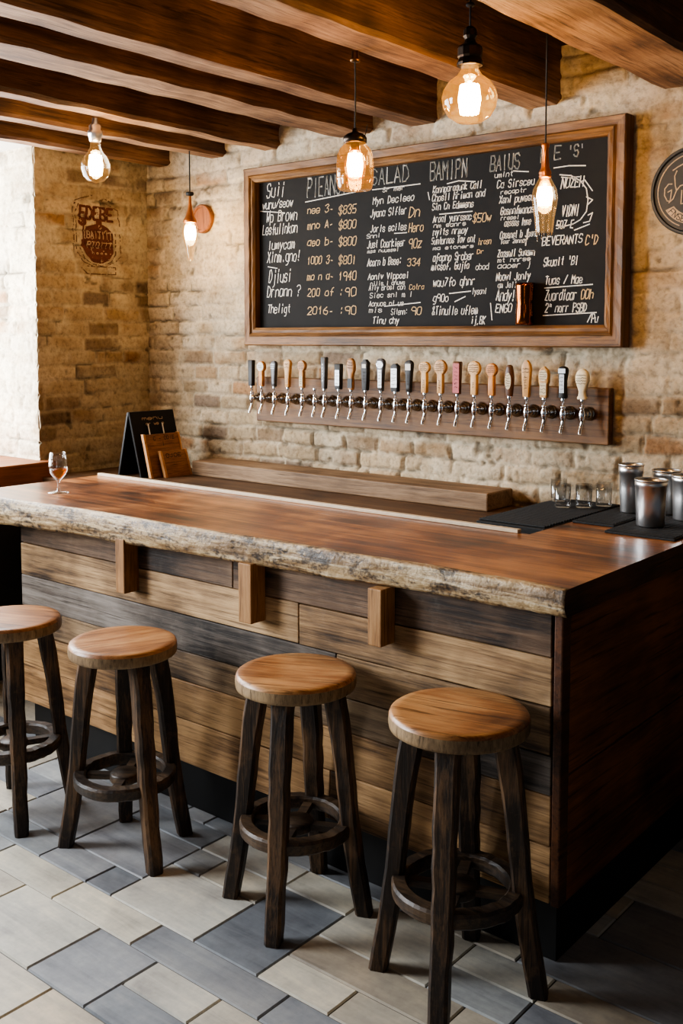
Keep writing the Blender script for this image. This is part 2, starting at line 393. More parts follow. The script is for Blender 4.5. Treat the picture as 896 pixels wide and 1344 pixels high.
# ------------------------------------------------------------------ ceiling and beams
b = MB()
for k in range(34):
    x0 = -5.05+k*.17; b.col = (1,1,1); b.box(x0, x0+.166, -2.2, 3.77, 2.85, 2.88)
struct(b.build('ceiling', M['ceil']))
rb = random.Random(5)
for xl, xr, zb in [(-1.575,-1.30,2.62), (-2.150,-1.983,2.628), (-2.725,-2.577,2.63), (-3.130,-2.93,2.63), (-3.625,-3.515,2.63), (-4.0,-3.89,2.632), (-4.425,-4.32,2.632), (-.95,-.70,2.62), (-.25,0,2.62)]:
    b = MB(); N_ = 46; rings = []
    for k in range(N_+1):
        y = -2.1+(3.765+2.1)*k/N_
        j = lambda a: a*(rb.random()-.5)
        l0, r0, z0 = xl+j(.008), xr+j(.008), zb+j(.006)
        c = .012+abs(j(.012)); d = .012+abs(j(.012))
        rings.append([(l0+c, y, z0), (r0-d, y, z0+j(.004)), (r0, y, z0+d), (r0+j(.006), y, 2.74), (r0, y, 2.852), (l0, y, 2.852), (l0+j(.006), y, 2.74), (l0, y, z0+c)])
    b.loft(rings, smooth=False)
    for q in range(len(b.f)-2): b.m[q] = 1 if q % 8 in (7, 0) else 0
    struct(b.build('ceiling_beam', [M['beam'], M['beamlow_lit']]))

# ------------------------------------------------------------------ floor: random rectangles of stone and wood-look tile
U_ = .125
GX0, GY0, GW, GH = -5.1, -1.5, 52, 46
occ = [[False]*GH for _ in range(GW)]
rf = random.Random(21)
pal = [(172,172,170), (150,152,154), (192,187,176), (200,192,177), (128,131,136), (180,171,156), (144,144,146), (188,178,162), (162,162,161), (198,190,174), (136,137,140), (176,164,147)]
b = MB(); b.box(GX0, GX0+GW*U_, GY0, GY0+GH*U_, -.05, -.006); b.c = [rgb(78,75,72)]*len(b.f)
sizes = [(3,2),(2,2),(4,2),(3,1),(2,1),(4,1),(2,3),(3,3),(1,1),(2,1),(3,1),(3,2)]
for i in range(GW):
    for j in range(GH):
        if occ[i][j]: continue
        for t_ in range(12):
            w_, h_ = rf.choice(sizes)
            if i+w_ <= GW and j+h_ <= GH and all(not occ[a][c] for a in range(i, i+w_) for c in range(j, j+h_)): break
        else: w_ = h_ = 1
        for a in range(i, i+w_):
            for c in range(j, j+h_): occ[a][c] = True
        k_ = .88+.2*rf.random(); b.col = tuple(x*k_ for x in rgb(*rf.choice(pal)))
        g = .0022; dz = -.0015*rf.random()
        x0, x1, y0, y1 = GX0+i*U_+g, GX0+(i+w_)*U_-g, GY0+j*U_+g, GY0+(j+h_)*U_-g
        e = .003
        vs = [(x0,y0,-.006),(x1,y0,-.006),(x1,y1,-.006),(x0,y1,-.006),(x0+e,y0+e,dz),(x1-e,y0+e,dz),(x1-e,y1-e,dz),(x0+e,y1-e,dz)]
        b.add(vs, [(4,5,6,7),(0,1,5,4),(1,2,6,5),(2,3,7,6),(3,0,4,7)])
struct(b.build('floor', M['tile']))

# ------------------------------------------------------------------ bar base
bar = empty('bar_counter_base', (-2.48, 2.41, 0), 'long plank-fronted bar base of mixed reclaimed boards on a black plinth', 'bar counter')
def L(o, root):          # parts are modelled in place; hang them on a root that stands elsewhere
    o.parent = root; o.matrix_parent_inverse = Matrix.Translation(-Vector(root.location)); return o
XL_, XR_ = -3.735, -1.262
rp = random.Random(3)
b = MB()
rows = [(.978,.852,(106,84,64)), (.852,.718,(174,138,96)), (.718,.585,(108,94,80)), (.585,.475,(132,108,80)), (.475,.335,(148,114,76)), (.335,.178,(160,124,84))]
alt = [(118,98,76),(142,112,78),(100,90,80),(152,122,86),(120,92,64)]
for ri, (zt, zb, c0) in enumerate(rows):
    x = XL_
    while x < XR_-.01:
        x1 = min(XR_, x+.95+1.3*rp.random())
        if XR_-x1 < .3: x1 = XR_
        c = c0 if rp.random() < .62 else rp.choice(alt)
        if ri == 2 and x < -2.6: c = (112,102,92)
        k_ = 1.0+.24*(rp.random()-.5)
        b.col = tuple(min(1.2, q*k_/m_*1.25) for q, m_ in zip(rgb(*c), rgb(206,190,168)))
        y = 2.41-.004*rp.random(); out = .006 if ri == 5 else 0
        g = .0016; tilt = .003*(rp.random()-.5)
        xe = x1-(0.012*rp.random() if x1 == XR_ else g)
        vs = [(x+g,y-out,zb+g+tilt),(xe,y-out,zb+g-tilt),(xe,2.44,zb+g-tilt),(x+g,2.44,zb+g+tilt),(x+g,y,zt-g+tilt),(xe,y,zt-g-tilt),(xe,2.44,zt-g-tilt),(x+g,2.44,zt-g+tilt)]
        b.add(vs, [(0,3,2,1),(4,5,6,7),(0,1,5,4),(1,2,6,5),(2,3,7,6),(3,0,4,7)])
        x = x1
L(tag(b.build('front_panel', M['plank'], bevel=.0025), 'front of staggered tan, brown and grey reclaimed boards'), bar)
b = MB(); b.box(-1.2625, -1.237, 2.402, 2.45, .175, .976); L(b.build('corner_post', M['topside'], bevel=.004), bar)
b = MB(); b.box(-1.26, -1.238, 2.451, 3.735, .532, .976); b.box(-1.26, -1.238, 2.451, 3.735, .176, .526)
L(tag(b.build('side_panel', M['side'], bevel=.003), 'dark red-brown side made of two wide boards'), bar)
b = MB(); b.box(-3.71, -1.262, 2.44, 3.735, 0, .172); L(tag(b.build('plinth', M['plinth']), 'black recessed plinth'), bar)
b = MB(); b.box(-3.725, -1.264, 2.441, 2.96, .173, .975); b.box(-1.60, -1.264, 2.961, 3.735, .173, .975); L(b.build('carcass', M['dark']), bar)
for x0, x1, zb in [(-3.018,-2.968,.767), (-2.378,-2.320,.770), (-1.838,-1.788,.797)]:
    b = MB(); b.box(x0, x1, 2.338, 2.407, zb, .968); L(tag(b.build('corbel', M['corbel'], bevel=.003), 'square wooden bracket under the bar top'), bar)

# ------------------------------------------------------------------ bar top with live edge
top = empty('live_edge_bar_top', (-2.5, 2.66, .98), 'thick glossy orange-brown wooden bar top with a pale bark live edge', 'bar top')
xs_ = np.linspace(-3.97, -1.215, 230)
fy = np.interp(xs_, [-3.97,-3.7,-3.18,-2.686,-2.27,-1.92,-1.56,-1.215], [2.262,2.294,2.335,2.338,2.36,2.362,2.383,2.372])+.016*(fbm(xs_*3.2, xs_*0, 51)-.5)
fb = np.interp(xs_, [-3.97,-3.2,-2.3,-1.215], [.938,.952,.964,.976])+.014*(fbm(xs_*5, xs_*0+4, 52)-.5)
b = MB(); rings = []
for i, x in enumerate(xs_):
    pr = [(2.985, 1.053)]+[(y_, 1.053) for y_ in np.linspace(2.9, fy[i]+.02, 8)]
    r = [(x, y_, z_) for y_, z_ in pr]
    K = 9
    for k in range(K+1):
        t_ = k/K; z = 1.051-(1.051-fb[i])*t_
        bulge = -.008*math.sin(PI*t_)+.006*t_*t_
        nn = (  .016*(float(fbm(x*5, z*20, 61))-.5)+.005*(float(vn(x*45, z*60, 62))-.5))*min(1, t_*5)
        r.append((x, fy[i]+bulge+nn, z))
    r += [(x, max(fy[i]+.05, 2.408), max(fb[i], .978)), (x, 2.985, .978)]
    rings.append(r)
nt, nr = len(rings[0]), len(rings)
vs = [p for r in rings for p in r]
for k in range(nr-1):
    for i in range(nt):
        j = (i+1) % nt; f = (k*nt+i, k*nt+j, (k+1)*nt+j, (k+1)*nt+i)
        b.f.append(list(f)); b.m.append(1 if 8 <= i <= 18 else 0); b.c.append((1,1,1)); b.sm.append(8 <= i <= 18)
b.v = vs
b.f += [list(reversed(range(nt))), list(range((nr-1)*nt, nr*nt))]; b.m += [2, 2]; b.c += [(1,1,1)]*2; b.sm += [False]*2
b.box(-1.665, -1.2151, 2.985, 3.74, .978, 1.053)
b.m[-3] = 2; b.m[-1] = 2
bt = L(b.build('top_slab', [M['top'], M['bark'], M['topside']]), top)
b = MB(); b.box(-3.955, -1.70, 2.968, 2.992, 1.0535, 1.066); L(tag(b.build('edge_strip', M['strip'], bevel=.002), 'pale strip along the back edge of the bar top'), top)

# ------------------------------------------------------------------ back counter and what stands on it
bc = empty('back_counter', (-3.0, 3.37, 0), 'low dark wooden back counter running below the brick wall behind the bar', 'counter')
b = MB(); b.box(-4.49, -1.67, 2.995, 3.735, .955, 1.0); L(b.build('worktop', M['backtop'], bevel=.003), bc)
b = MB(); b.box(-4.42, -3.745, 3.02, 3.72, 0, .954); b.box(-3.744, -1.72, 3.02, 3.72, .18, .954); L(b.build('carcass', M['dark']), bc)
b = MB(); b.box(-3.925, -2.165, 3.535, 3.735, 1.0005, 1.075); tag(b.build('wooden_ledge', M['ledge'], bevel=.006), 'long weathered wooden beam lying against the brick wall on the back counter', 'ledge')
b = MB()
b.box(-1.945, -1.672, 3.10, 3.72, 1.0005, 1.052)
for k in range(30): y = 3.112+k*.0203; b.box(-1.94, -1.677, y, y+.011, 1.052, 1.060)
tag(b.build('drain_tray', M['rubber'], bevel=.003), 'black ribbed drip tray under the glass tumblers', 'tray')
b = MB()
b.box(-1.655, -1.50, 3.27, 3.73, 1.0535, 1.0615); 
for k in range(22): y = 3.28+k*.0202; b.box(-1.65, -1.505, y, y+.011, 1.0615, 1.0645)
tag(b.build('bar_mat', M['rubber'], bevel=.002), 'black rubber bar mat under the tall slim steel shaker tin', 'mat')
b = MB(); b.box(-1.485, -1.245, 3.165, 3.73, 1.0535, 1.0615)
for k in range(27): y = 3.172+k*.0202; b.box(-1.48, -1.25, y, y+.011, 1.0615, 1.0645)
tag(b.build('bar_mat', M['rubber'], bevel=.002), 'black rubber bar mat under the wide steel tins at the bar corner', 'mat')

# ------------------------------------------------------------------ hand lettering: polyline strokes on a grid, drawn as thin ribbons
GL = {}
for ln in """A 02 28 42|14 34;B 02 08 38 47 46 35 05|35 44 43 32 02;C 47 38 18 07 03 12 32 43;D 02 08 28 46 44 22 02;E 48 08 02 42|05 35;F 48 08 02|05 35
G 47 38 18 07 03 12 32 43 45 25;H 08 02|48 42|05 45;I 28 22;J 38 33 22 12 03;K 08 02|48 05 42;L 08 02 42;M 02 08 25 48 42;N 02 08 42 48;O 18 07 03 12 32 43 47 38 18
P 02 08 38 47 46 35 05;R 02 08 38 47 46 35 05|25 42;S 47 38 18 07 06 15 35 44 43 32 12 03;T 08 48|28 22;U 08 03 12 32 43 48;V 08 22 48;W 08 12 25 32 48;X 08 42|48 02;Y 08 25 48|25 22;Z 08 48 02 42
a 46 16 05 03 12 32 44|46 43 42;b 08 02 32 43 45 36 06;c 45 36 16 05 03 12 32 43;d 48 42 12 03 05 16 46;e 04 44 45 36 16 05 03 12 32 43;f 48 38 27 22|15 45;g 46 16 05 03 12 42|46 41 30 10;h 08 02|05 16 36 45 42
i 26 22|28 27;j 36 31 20 10|38 37;k 08 02|36 04 42;l 28 22;m 02 06|05 16 25 22|25 36 45 42;n 02 06|05 16 36 45 42;o 16 05 03 12 32 43 45 36 16;p 00 06 36 45 43 32 02;q 40 46 16 05 03 12 42;r 02 06|05 16 36
s 45 36 16 05 14 34 43 32 12 03;t 28 23 32|16 36;u 06 03 12 32 43|46 42;v 06 22 46;w 06 12 25 32 46;x 06 42|46 02;y 06 23|46 10;z 06 46 02 42
0 18 07 03 12 32 43 47 38 18;1 16 28 22;2 07 18 38 47 46 02 42;3 07 18 38 47 36 25|25 35 44 43 32 12 03;4 32 38 04 44;5 48 08 05 35 44 43 32 02;6 38 05 03 12 32 43 44 35 05;7 08 48 12;8 15 06 07 18 38 47 46 35 15 04 03 12 32 43 44 35 15;9 45 15 06 07 18 38 47 42
- 14 34;. 22 23;: 23 24|26 27;/ 02 48;' 28 26;" 18 16|38 36;? 07 18 38 47 46 25 24|22 23;! 28 24|22 23;& 42 07 18 28 37 03 12 22 44;$ 47 38 18 07 06 15 35 44 43 32 12 03|29 21;, 22 11""".replace('\n', ';').split(';'):
    GL[ln[0]] = [[(int(p[0]), int(p[1])) for p in st.split()] for st in ln[2:].split('|')]
RT = random.Random(99)
def strokes(text, x0, w, z0, h, jit=.35, slant=.06):
    """list of polylines in (x, z)"""
    out = []; n_ = max(1, len(text)); adv = w/n_; gw = adv*.74; k = h/6
    for i, chr_ in enumerate(text):
        if chr_ not in GL: continue
        ox = x0+i*adv+adv*.1; oz = z0+RT.uniform(-.3, .3)*k*jit
        for st in GL[chr_]:
            pl = []
            for gx, gz in st:
                zz = (gz-2)*k+RT.uniform(-.5, .5)*k*jit
                pl.append((ox+gx/4*gw+zz*slant+RT.uniform(-.12, .12)*gw*jit, oz+zz))
            out.append(pl)
    return out
def ribbon(b, pl, w, P):
    """flat ribbon along polyline; P maps (a, c) to a 3-D point"""
    for (x0, z0), (x1, z1) in zip(pl[:-1], pl[1:]):
        d = math.hypot(x1-x0, z1-z0)
        if d < 1e-6: continue
        ux, uz = (x1-x0)/d, (z1-z0)/d; e = w*.3; ww = w*.5
        a = (x0-ux*e, z0-uz*e); c = (x1+ux*e, z1+uz*e)
        q = [(a[0]-uz*ww, a[1]+ux*ww), (a[0]+uz*ww, a[1]-ux*ww), (c[0]+uz*ww, c[1]-ux*ww), (c[0]-uz*ww, c[1]+ux*ww)]
        b.add([P(*p) for p in q], [(0,1,2,3)])

# ------------------------------------------------------------------ menu chalkboard
TEXTS = [('Suii', -3.583, 0.129, 2.39, 0.0641, 'w', 'menu'), ('wunu/seow', -3.609, 0.205, 2.337, 0.0378, 'w', 'menu'), ('Wp Brown', -3.584, 0.209, 2.271, 0.0491, 'w', 'menu'), ('Lesfulinkan', -3.61, 0.235, 2.21, 0.0455, 'w', 'menu'), ('lumycam', -3.574, 0.183, 2.136, 0.0415, 'w', 'menu'), ('Xinm.gno!', -3.58, 0.224, 2.073, 0.0492, 'w', 'menu'), ('Djiusi', -3.57, 0.154, 1.975, 0.0568, 'w', 'menu'), ('Drnann ?', -3.581, 0.224, 1.904, 0.0493, 'w', 'menu'), ('Theligt', -3.577, 0.155, 1.825, 0.038, 'w', 'menu'), ('PIEANSTO', -3.301, 0.286, 2.37, 0.0872, 'w', 'head'), ('nee 3-', -3.301, 0.167, 2.291, 0.0328, 'o', 'menu'), ('$835', -3.106, 0.109, 2.276, 0.0355, 'o', 'menu'), ('mno A-', -3.301, 0.166, 2.219, 0.0328, 'o', 'menu'), ('$800', -3.106, 0.109, 2.206, 0.0355, 'o', 'menu'), ('aeo b-', -3.301, 0.166, 2.14, 0.0328, 'o', 'menu'), ('$800', -3.106, 0.109, 2.129, 0.0355, 'o', 'menu'), ('1000 3-', -3.302, 0.167, 2.053, 0.0328, 'o', 'menu'), ('$801', -3.107, 0.11, 2.044, 0.0356, 'o', 'menu'), ('mo n a-', -3.302, 0.167, 1.977, 0.0329, 'o', 'menu'), ('1940', -3.107, 0.11, 1.97, 0.0357, 'o', 'menu'), ('200 of', -3.302, 0.167, 1.9, 0.033, 'o', 'menu'), (':90', -3.107, 0.11, 1.895, 0.0357, 'o', 'menu'), ('2016-', -3.303, 0.168, 1.813, 0.033, 'o', 'menu'), (':90', -3.107, 0.11, 1.81, 0.0358, 'o', 'menu'), ('SALAD', -2.917, 0.221, 2.391, 0.069, 'w', 'head'), ('Sr mer', -2.848, 0.127, 2.355, 0.0171, 'w', 'menu'), ('Myn Decleeo', -2.904, 0.233, 2.305, 0.0276, 'w', 'menu'), ('Jyana Sifter', -2.917, 0.205, 2.248, 0.0311, 'w', 'menu'), ('Dn', -2.703, 0.065, 2.232, 0.0403, 'o', 'menu'), ('Joris eciles', -2.917, 0.205, 2.18, 0.0277, 'w', 'menu'), ('Hero', -2.703, 0.082, 2.166, 0.037, 'o', 'menu'), ('Snnl', -2.939, 0.083, 2.154, 0.0174, 'w', 'menu'), ('Just Coorkieer', -2.934, 0.214, 2.109, 0.0313, 'w', 'menu'), ('90z', -2.703, 0.074, 2.096, 0.037, 'o', 'menu'), ('mss nuussel', -2.934, 0.181, 2.088, 0.0139, 'w', 'menu'), ('Acorn b Bese:', -2.934, 0.194, 2.029, 0.0313, 'w', 'menu'), ('334', -2.71, 0.074, 2.019, 0.0304, 'o', 'menu'), ('Aoniv Vipposi', -2.93, 0.232, 1.967, 0.0244, 'w', 'menu'), ('nilis l anuws', -2.916, 0.197, 1.939, 0.0174, 'w', 'menu'), ('Ally Brosi can', -2.925, 0.207, 1.918, 0.0209, 'w', 'menu'), ('Cotra', -2.697, 0.082, 1.915, 0.0203, 'o', 'menu'), ('Siec sni m l', -2.92, 0.243, 1.884, 0.0209, 'w', 'menu'), ('Aonuos nt us', -2.925, 0.199, 1.846, 0.0209, 'w', 'menu'), ('Sitenn:', -2.798, 0.093, 1.806, 0.024, 'w', 'menu'), ('90', -2.688, 0.061, 1.804, 0.0304, 'o', 'menu'), ('mis', -2.925, 0.079, 1.818, 0.0209, 'w', 'menu'), ('Tinu chy', -2.902, 0.151, 1.766, 0.0278, 'w', 'menu'), ('BAMIPN', -2.59, 0.194, 2.38, 0.0759, 'w', 'head'), ('Kannparagunk Call', -2.574, 0.25, 2.327, 0.0264, 'w', 'menu'), ('Chosil hriman and', -2.578, 0.269, 2.291, 0.0264, 'w', 'menu'), ('Sin Cn Edmmens', -2.577, 0.213, 2.252, 0.0264, 'w', 'menu'), ('Aroal yunrssac', -2.573, 0.198, 2.2, 0.0264, 'w', 'menu'), ('$50w', -2.371, 0.093, 2.186, 0.032, 'o', 'menu'), ('nm sanrs', -2.569, 0.168, 2.177, 0.0165, 'w', 'menu'), ('nyits nrmoy', -2.572, 0.179, 2.144, 0.0264, 'w', 'menu'), ('Sunturnos Tov ont', -2.58, 0.225, 2.106, 0.0265, 'w', 'menu'), ('hrosn', -2.34, 0.063, 2.092, 0.0224, 'o', 'menu'), ('ma stoners', -2.572, 0.21, 2.082, 0.0132, 'w', 'menu'), ('afapno Srober', -2.572, 0.21, 2.033, 0.0298, 'w', 'menu'), ('Dr', -2.347, 0.037, 2.054, 0.016, 'o', 'menu'), ('micsof. Gujfo', -2.579, 0.195, 1.994, 0.0298, 'w', 'menu'), ('obod', -2.354, 0.067, 1.988, 0.0225, 'w', 'menu'), ('wau7fo qhnr', -2.571, 0.218, 1.924, 0.0332, 'w', 'menu'), ('lysonl', -2.371, 0.075, 1.886, 0.0226, 'w', 'menu'), ('g90o', -2.57, 0.083, 1.859, 0.0298, 'w', 'menu'), ('&Tinulle uflem', -2.574, 0.234, 1.802, 0.0332, 'w', 'menu'), ('ij,BK', -2.374, 0.072, 1.761, 0.0291, 'w', 'menu'), ('BAIUS', -2.288, 0.143, 2.389, 0.0599, 'w', 'head'), ('umint', -2.266, 0.09, 2.361, 0.0189, 'w', 'menu'), ('Ca Sirsceu', -2.254, 0.176, 2.317, 0.0283, 'w', 'menu'), ('recaptr', -2.236, 0.124, 2.291, 0.0157, 'w', 'menu'), ('Xsnl puvesu', -2.242, 0.162, 2.254, 0.0282, 'w', 'menu'), ('Gasnnfmonas', -2.235, 0.156, 2.207, 0.0282, 'w', 'menu'), ('rreeel', -2.234, 0.089, 2.185, 0.0157, 'w', 'menu'), ('assess luse', -2.216, 0.124, 2.159, 0.0251, 'w', 'menu'), ('Casenst b Jpsn', -2.237, 0.166, 2.111, 0.0252, 'w', 'menu'), ('Tasr 2ennay', -2.233, 0.125, 2.089, 0.0157, 'w', 'menu'), ('Zaasnll Sunsmn', -2.247, 0.174, 2.036, 0.0252, 'w', 'menu'), ('mt nnrse', -2.246, 0.156, 2.014, 0.0158, 'w', 'menu'), ('aaoer j', -2.246, 0.157, 1.989, 0.019, 'w', 'menu'), ('Noowl Jonly', -2.253, 0.161, 1.939, 0.0285, 'w', 'menu'), ('am Jelly', -2.245, 0.104, 1.908, 0.0221, 'w', 'menu'), ('Andy!', -2.252, 0.091, 1.855, 0.0412, 'w', 'menu'), ('ENGO', -2.255, 0.08, 1.807, 0.0318, 'w', 'menu'), ('P', -2.055, 0.024, 2.401, 0.0517, 'w', 'head'), ('E', -1.994, 0.036, 2.406, 0.0512, 'w', 'head'), ("'S'", -1.934, 0.074, 2.408, 0.0448, 'w', 'head'), ('NOZEH', -1.962, 0.098, 2.29, 0.0361, 'w', 'menu'), ('VIDNI', -1.957, 0.076, 2.18, 0.0392, 'w', 'menu'), ('507 E', -1.979, 0.076, 2.134, 0.0272, 'w', 'menu'), ('BEVERANTS', -2.042, 0.179, 2.072, 0.0306, 'w', 'menu'), ("C'D", -1.853, 0.054, 2.064, 0.0326, 'o', 'menu'), ("Skualt 'BI", -2.034, 0.153, 1.989, 0.0306, 'w', 'menu'), ('Tuas / Mae', -2.026, 0.166, 1.916, 0.0306, 'w', 'menu'), ('Zuardiaar', -2.025, 0.141, 1.852, 0.0368, 'w', 'menu'), ('OOh', -1.868, 0.055, 1.855, 0.0329, 'o', 'menu'), ('2" norr PSBD', -2.024, 0.183, 1.804, 0.0306, 'w', 'menu'), ('/Pu', -1.837, 0.045, 1.762, 0.0298, 'w', 'menu')]
LINES = [[(-3.31, 2.349), (-2.966, 2.372)], [(-2.904, 2.37), (-2.639, 2.372)], [(-2.499, 2.359), (-2.441, 2.366), (-2.358, 2.355)], [(-2.176, 2.38), (-2.106, 2.37)], [(-1.993, 2.373), (-1.927, 2.375), (-1.856, 2.368)], [(-2.833, 1.844), (-2.635, 1.857)], [(-2.483, 1.892), (-2.375, 1.899)], [(-2.455, 1.856), (-2.402, 1.877)], [(-2.026, 1.901), (-1.817, 1.909)], [(-2.031, 1.791), (-1.799, 1.8)], [(-2.537, 2.233), (-2.371, 2.233)], [(-3.609, 2.329), (-3.445, 2.309)], [(-3.559, 2.053), (-3.497, 2.043)], [(-2.779, 2.167), (-2.711, 2.166)], [(-2.115, 2.076), (-2.102, 2.142)], [(-1.966, 2.344), (-1.917, 2.336), (-1.877, 2.312), (-1.851, 2.28), (-1.843, 2.236), (-1.849, 2.192), (-1.874, 2.162), (-1.906, 2.147), (-1.946, 2.141), (-1.979, 2.146)], [(-1.959, 2.334), (-1.916, 2.327), (-1.887, 2.307)], [(-1.858, 2.313), (-1.825, 2.269)], [(-1.85, 2.248), (-1.824, 2.234), (-1.843, 2.218)], [(-1.842, 2.177), (-1.823, 2.185), (-1.835, 2.153), (-1.861, 2.149)], [(-1.899, 2.123), (-1.835, 2.142)], [(-2.277, 1.846), (-2.269, 1.776)], [(-2.598, 2.332), (-2.59, 2.299)]]
cb = empty('menu_chalkboard', (-2.675, 3.70, 1.663), 'large wood-framed chalkboard menu hanging on the brick wall above the taps', 'chalkboard')
X0, X1, Z0, Z1 = -3.684, -1.672, 1.664, 2.537; FW = .078; FY = 3.678
def rail(p0, p1, i0, i1, mat):     # outer corners p0,p1, inner corners i0,i1 in (x,z)
    b = MB(); prof = [(0, 3.748), (0, FY+.006), (.06, FY), (.5, FY+.004), (.62, FY-.004), (.72, FY+.006), (.86, FY+.004), (1, FY+.014), (1, 3.748)]
    rings = []
    K = 24
    for k in range(K+1):
        t_ = k/K; o_ = (p0[0]+(p1[0]-p0[0])*t_, p0[1]+(p1[1]-p0[1])*t_); i_ = (i0[0]+(i1[0]-i0[0])*t_, i0[1]+(i1[1]-i0[1])*t_)
        rings.append([(o_[0]+(i_[0]-o_[0])*f, y+.0015*math.sin(k*1.7+f*9), o_[1]+(i_[1]-o_[1])*f) for f, y in prof])
    b.loft(rings, smooth=False); return L(b.build('frame_rail', mat), cb)
rail((X0,Z1),(X1,Z1),(X0+FW*.86,Z1-FW*.9),(X1-FW,Z1-FW*.9), M['frame']); rail((X0,Z0),(X1,Z0),(X0+FW*.86,Z0+FW*1.12),(X1-FW,Z0+FW*1.12), M['frame'])
rail((X0,Z0),(X0,Z1),(X0+FW*.86,Z0+FW*1.12),(X0+FW*.86,Z1-FW*.9), M['framez']); rail((X1,Z0),(X1,Z1),(X1-FW,Z0+FW*1.12),(X1-FW,Z1-FW*.9), M['framez'])
b = MB(); b.box(X0+.03, X1-.03, 3.725, 3.747, Z0+.03, Z1-.03); L(b.build('slate_board', M['slate']), cb)
PB = lambda x, z: (x, 3.7236, z)
for s, x, w, z, h, c, k in TEXTS:
    hd = k == 'head'
    nm, mt = ('heading', 'chalk') if hd else ('price', 'chalko') if c == 'o' else ('menu_line', 'chalk')
    b = MB(); wd = .0052 if hd else .0041 if h > .024 else .003
    for r_ in range(2 if hd else 1):
        for pl in strokes(s, x+(.012 if x < -3.5 else 0), w, z, h*(1.0 if hd else 1.08), .35 if hd else .6, .04 if hd else .15): ribbon(b, pl, wd*(1 if r_ == 0 else .7), PB)
    L(b.build(nm, M[mt]), cb)
for i, pl in enumerate(LINES):
    b = MB(); ribbon(b, pl, .0042, PB); L(b.build('emblem_stroke' if 15 <= i <= 20 else 'underline', M['chalk']), cb)

# copper tumbler on the ledge of the frame
b = MB(); R_ = .0375
b.lathe([(0,.0),(R_*.93,0),(R_,.006),(R_*1.0,.05),(R_*.94,.075),(R_*.92,.09),(R_*.97,.105),(R_*1.04,.155),(R_*1.06,.168),(R_*.98,.168),(R_*.94,.15),(R_*.86,.09),(R_*.9,.02),(0,.016)], 32)
o = b.build('copper_tumbler', M['coppercup'], loc=(-2.095, 3.689, Z0+FW*1.12+.003)); tag(o, 'shiny copper tumbler standing on the bottom frame ledge of the chalkboard', 'tumbler')

# ------------------------------------------------------------------ round sign on the right
rs = empty('round_sign', (-1.427, 3.74, 2.235), 'round black sign with hand-drawn pale lettering and a banner on the brick wall', 'sign')
b = MB(); b.M = Matrix.Translation((-1.427, 3.748, 2.235)) @ Matrix.Rotation(PI/2, 4, 'X')
b.lathe([(0,0),(.160,0),(.162,.006),(.162,.028),(.158,.034),(.150,.034),(.147,.028),(0,.028)], 64, smooth=False)
L(b.build('disc', M['black']), rs)
PS = lambda x, z: (x, 3.7188, z)
b = MB()
for pl in [[(-1.507,2.264),(-1.52,2.265),(-1.534,2.249),(-1.535,2.225),(-1.524,2.204),(-1.513,2.202),(-1.508,2.243),(-1.522,2.236)],
 [(-1.49,2.31),(-1.498,2.292),(-1.495,2.258),(-1.49,2.239),(-1.502,2.21),(-1.518,2.197)], [(-1.49,2.239),(-1.476,2.255),(-1.459,2.259),(-1.44,2.253),(-1.432,2.23)], [(-1.47,2.238),(-1.472,2.19),(-1.451,2.19)],
 [(-1.461,2.335),(-1.486,2.324),(-1.505,2.313)]]: ribbon(b, pl, .0042, PS)
arc = lambda r, a0, a1, n_=30: [(-1.427+r*math.cos(math.radians(a0+(a1-a0)*k/n_)), 2.235+r*math.sin(math.radians(a0+(a1-a0)*k/n_))) for k in range(n_+1)]
ribbon(b, arc(.133, 60, 248), .0042, PS); ribbon(b, arc(.133, 270, 420), .0042, PS)
L(b.build('lettering', M['chalkd']), rs)
b = MB(); ro, ri_ = arc(.121, 212, 328), arc(.088, 216, 324)
for k in range(30): b.add([PS(*ro[k]), PS(*ro[k+1]), PS(*ri_[k+1]), PS(*ri_[k])], [(0,1,2,3)])
L(b.build('banner', M['chalkd']), rs)
b = MB()
for k, ch_ in enumerate('FNSES'):
    a = math.radians(222+k*9.5)
    for pl in strokes(ch_, -.009, .018, -.011, .022, .5): 
        ribbon(b, [(-1.427+(.105)*math.cos(a)-p[1]*math.cos(a)-p[0]*math.sin(a), 2.235+.105*math.sin(a)-p[1]*math.sin(a)+p[0]*math.cos(a)) for p in pl], .003, lambda x, z: (x, 3.7182, z))
L(b.build('banner_lettering', M['black']), rs)

# ------------------------------------------------------------------ painted sign on the left wall
def seg_d(px_, py_, pl):
    d = np.full(px_.shape, 1e9)
    for (ax, ay), (bx_, by) in zip(pl[:-1], pl[1:]):
        vx, vy = bx_-ax, by-ay; t_ = np.clip(((px_-ax)*vx+(py_-ay)*vy)/(vx*vx+vy*vy+1e-9), 0, 1)
        d = np.minimum(d, np.hypot(px_-ax-t_*vx, py_-ay-t_*vy))
    return d
def inside(px_, py_, poly):
    r = np.zeros(px_.shape, bool); n_ = len(poly)
    for i in range(n_):
        (ax, ay), (bx_, by) = poly[i], poly[(i+1) % n_]
        c_ = ((ay > py_) != (by > py_)) & (px_ < (bx_-ax)*(py_-ay)/((by-ay)+1e-9)+ax); r ^= c_
    return r
gx, gy = np.meshgrid(np.arange(225, 665, 3.2), np.arange(155, 850, 3.2))
bottle = [(335,545),(335,440),(400,418),(432,408),(432,380),(480,380),(484,408),(545,436),(585,480),(588,560),(590,640),(540,715),(480,748),(400,735),(340,670),(305,600),(300,550)]
solid = inside(gx, gy, bottle) | (np.hypot(gx-312, gy-398) < 37) | (seg_d(gx, gy, [(318,430),(326,545)]) < 6)
bold = lambda s_, x, w, y, h, wd: np.min([seg_d(gx, gy, [(p[0], -p[1]) for p in pl]) for pl in strokes(s_, x, w, -y, h, .1, 0)], axis=0) < wd
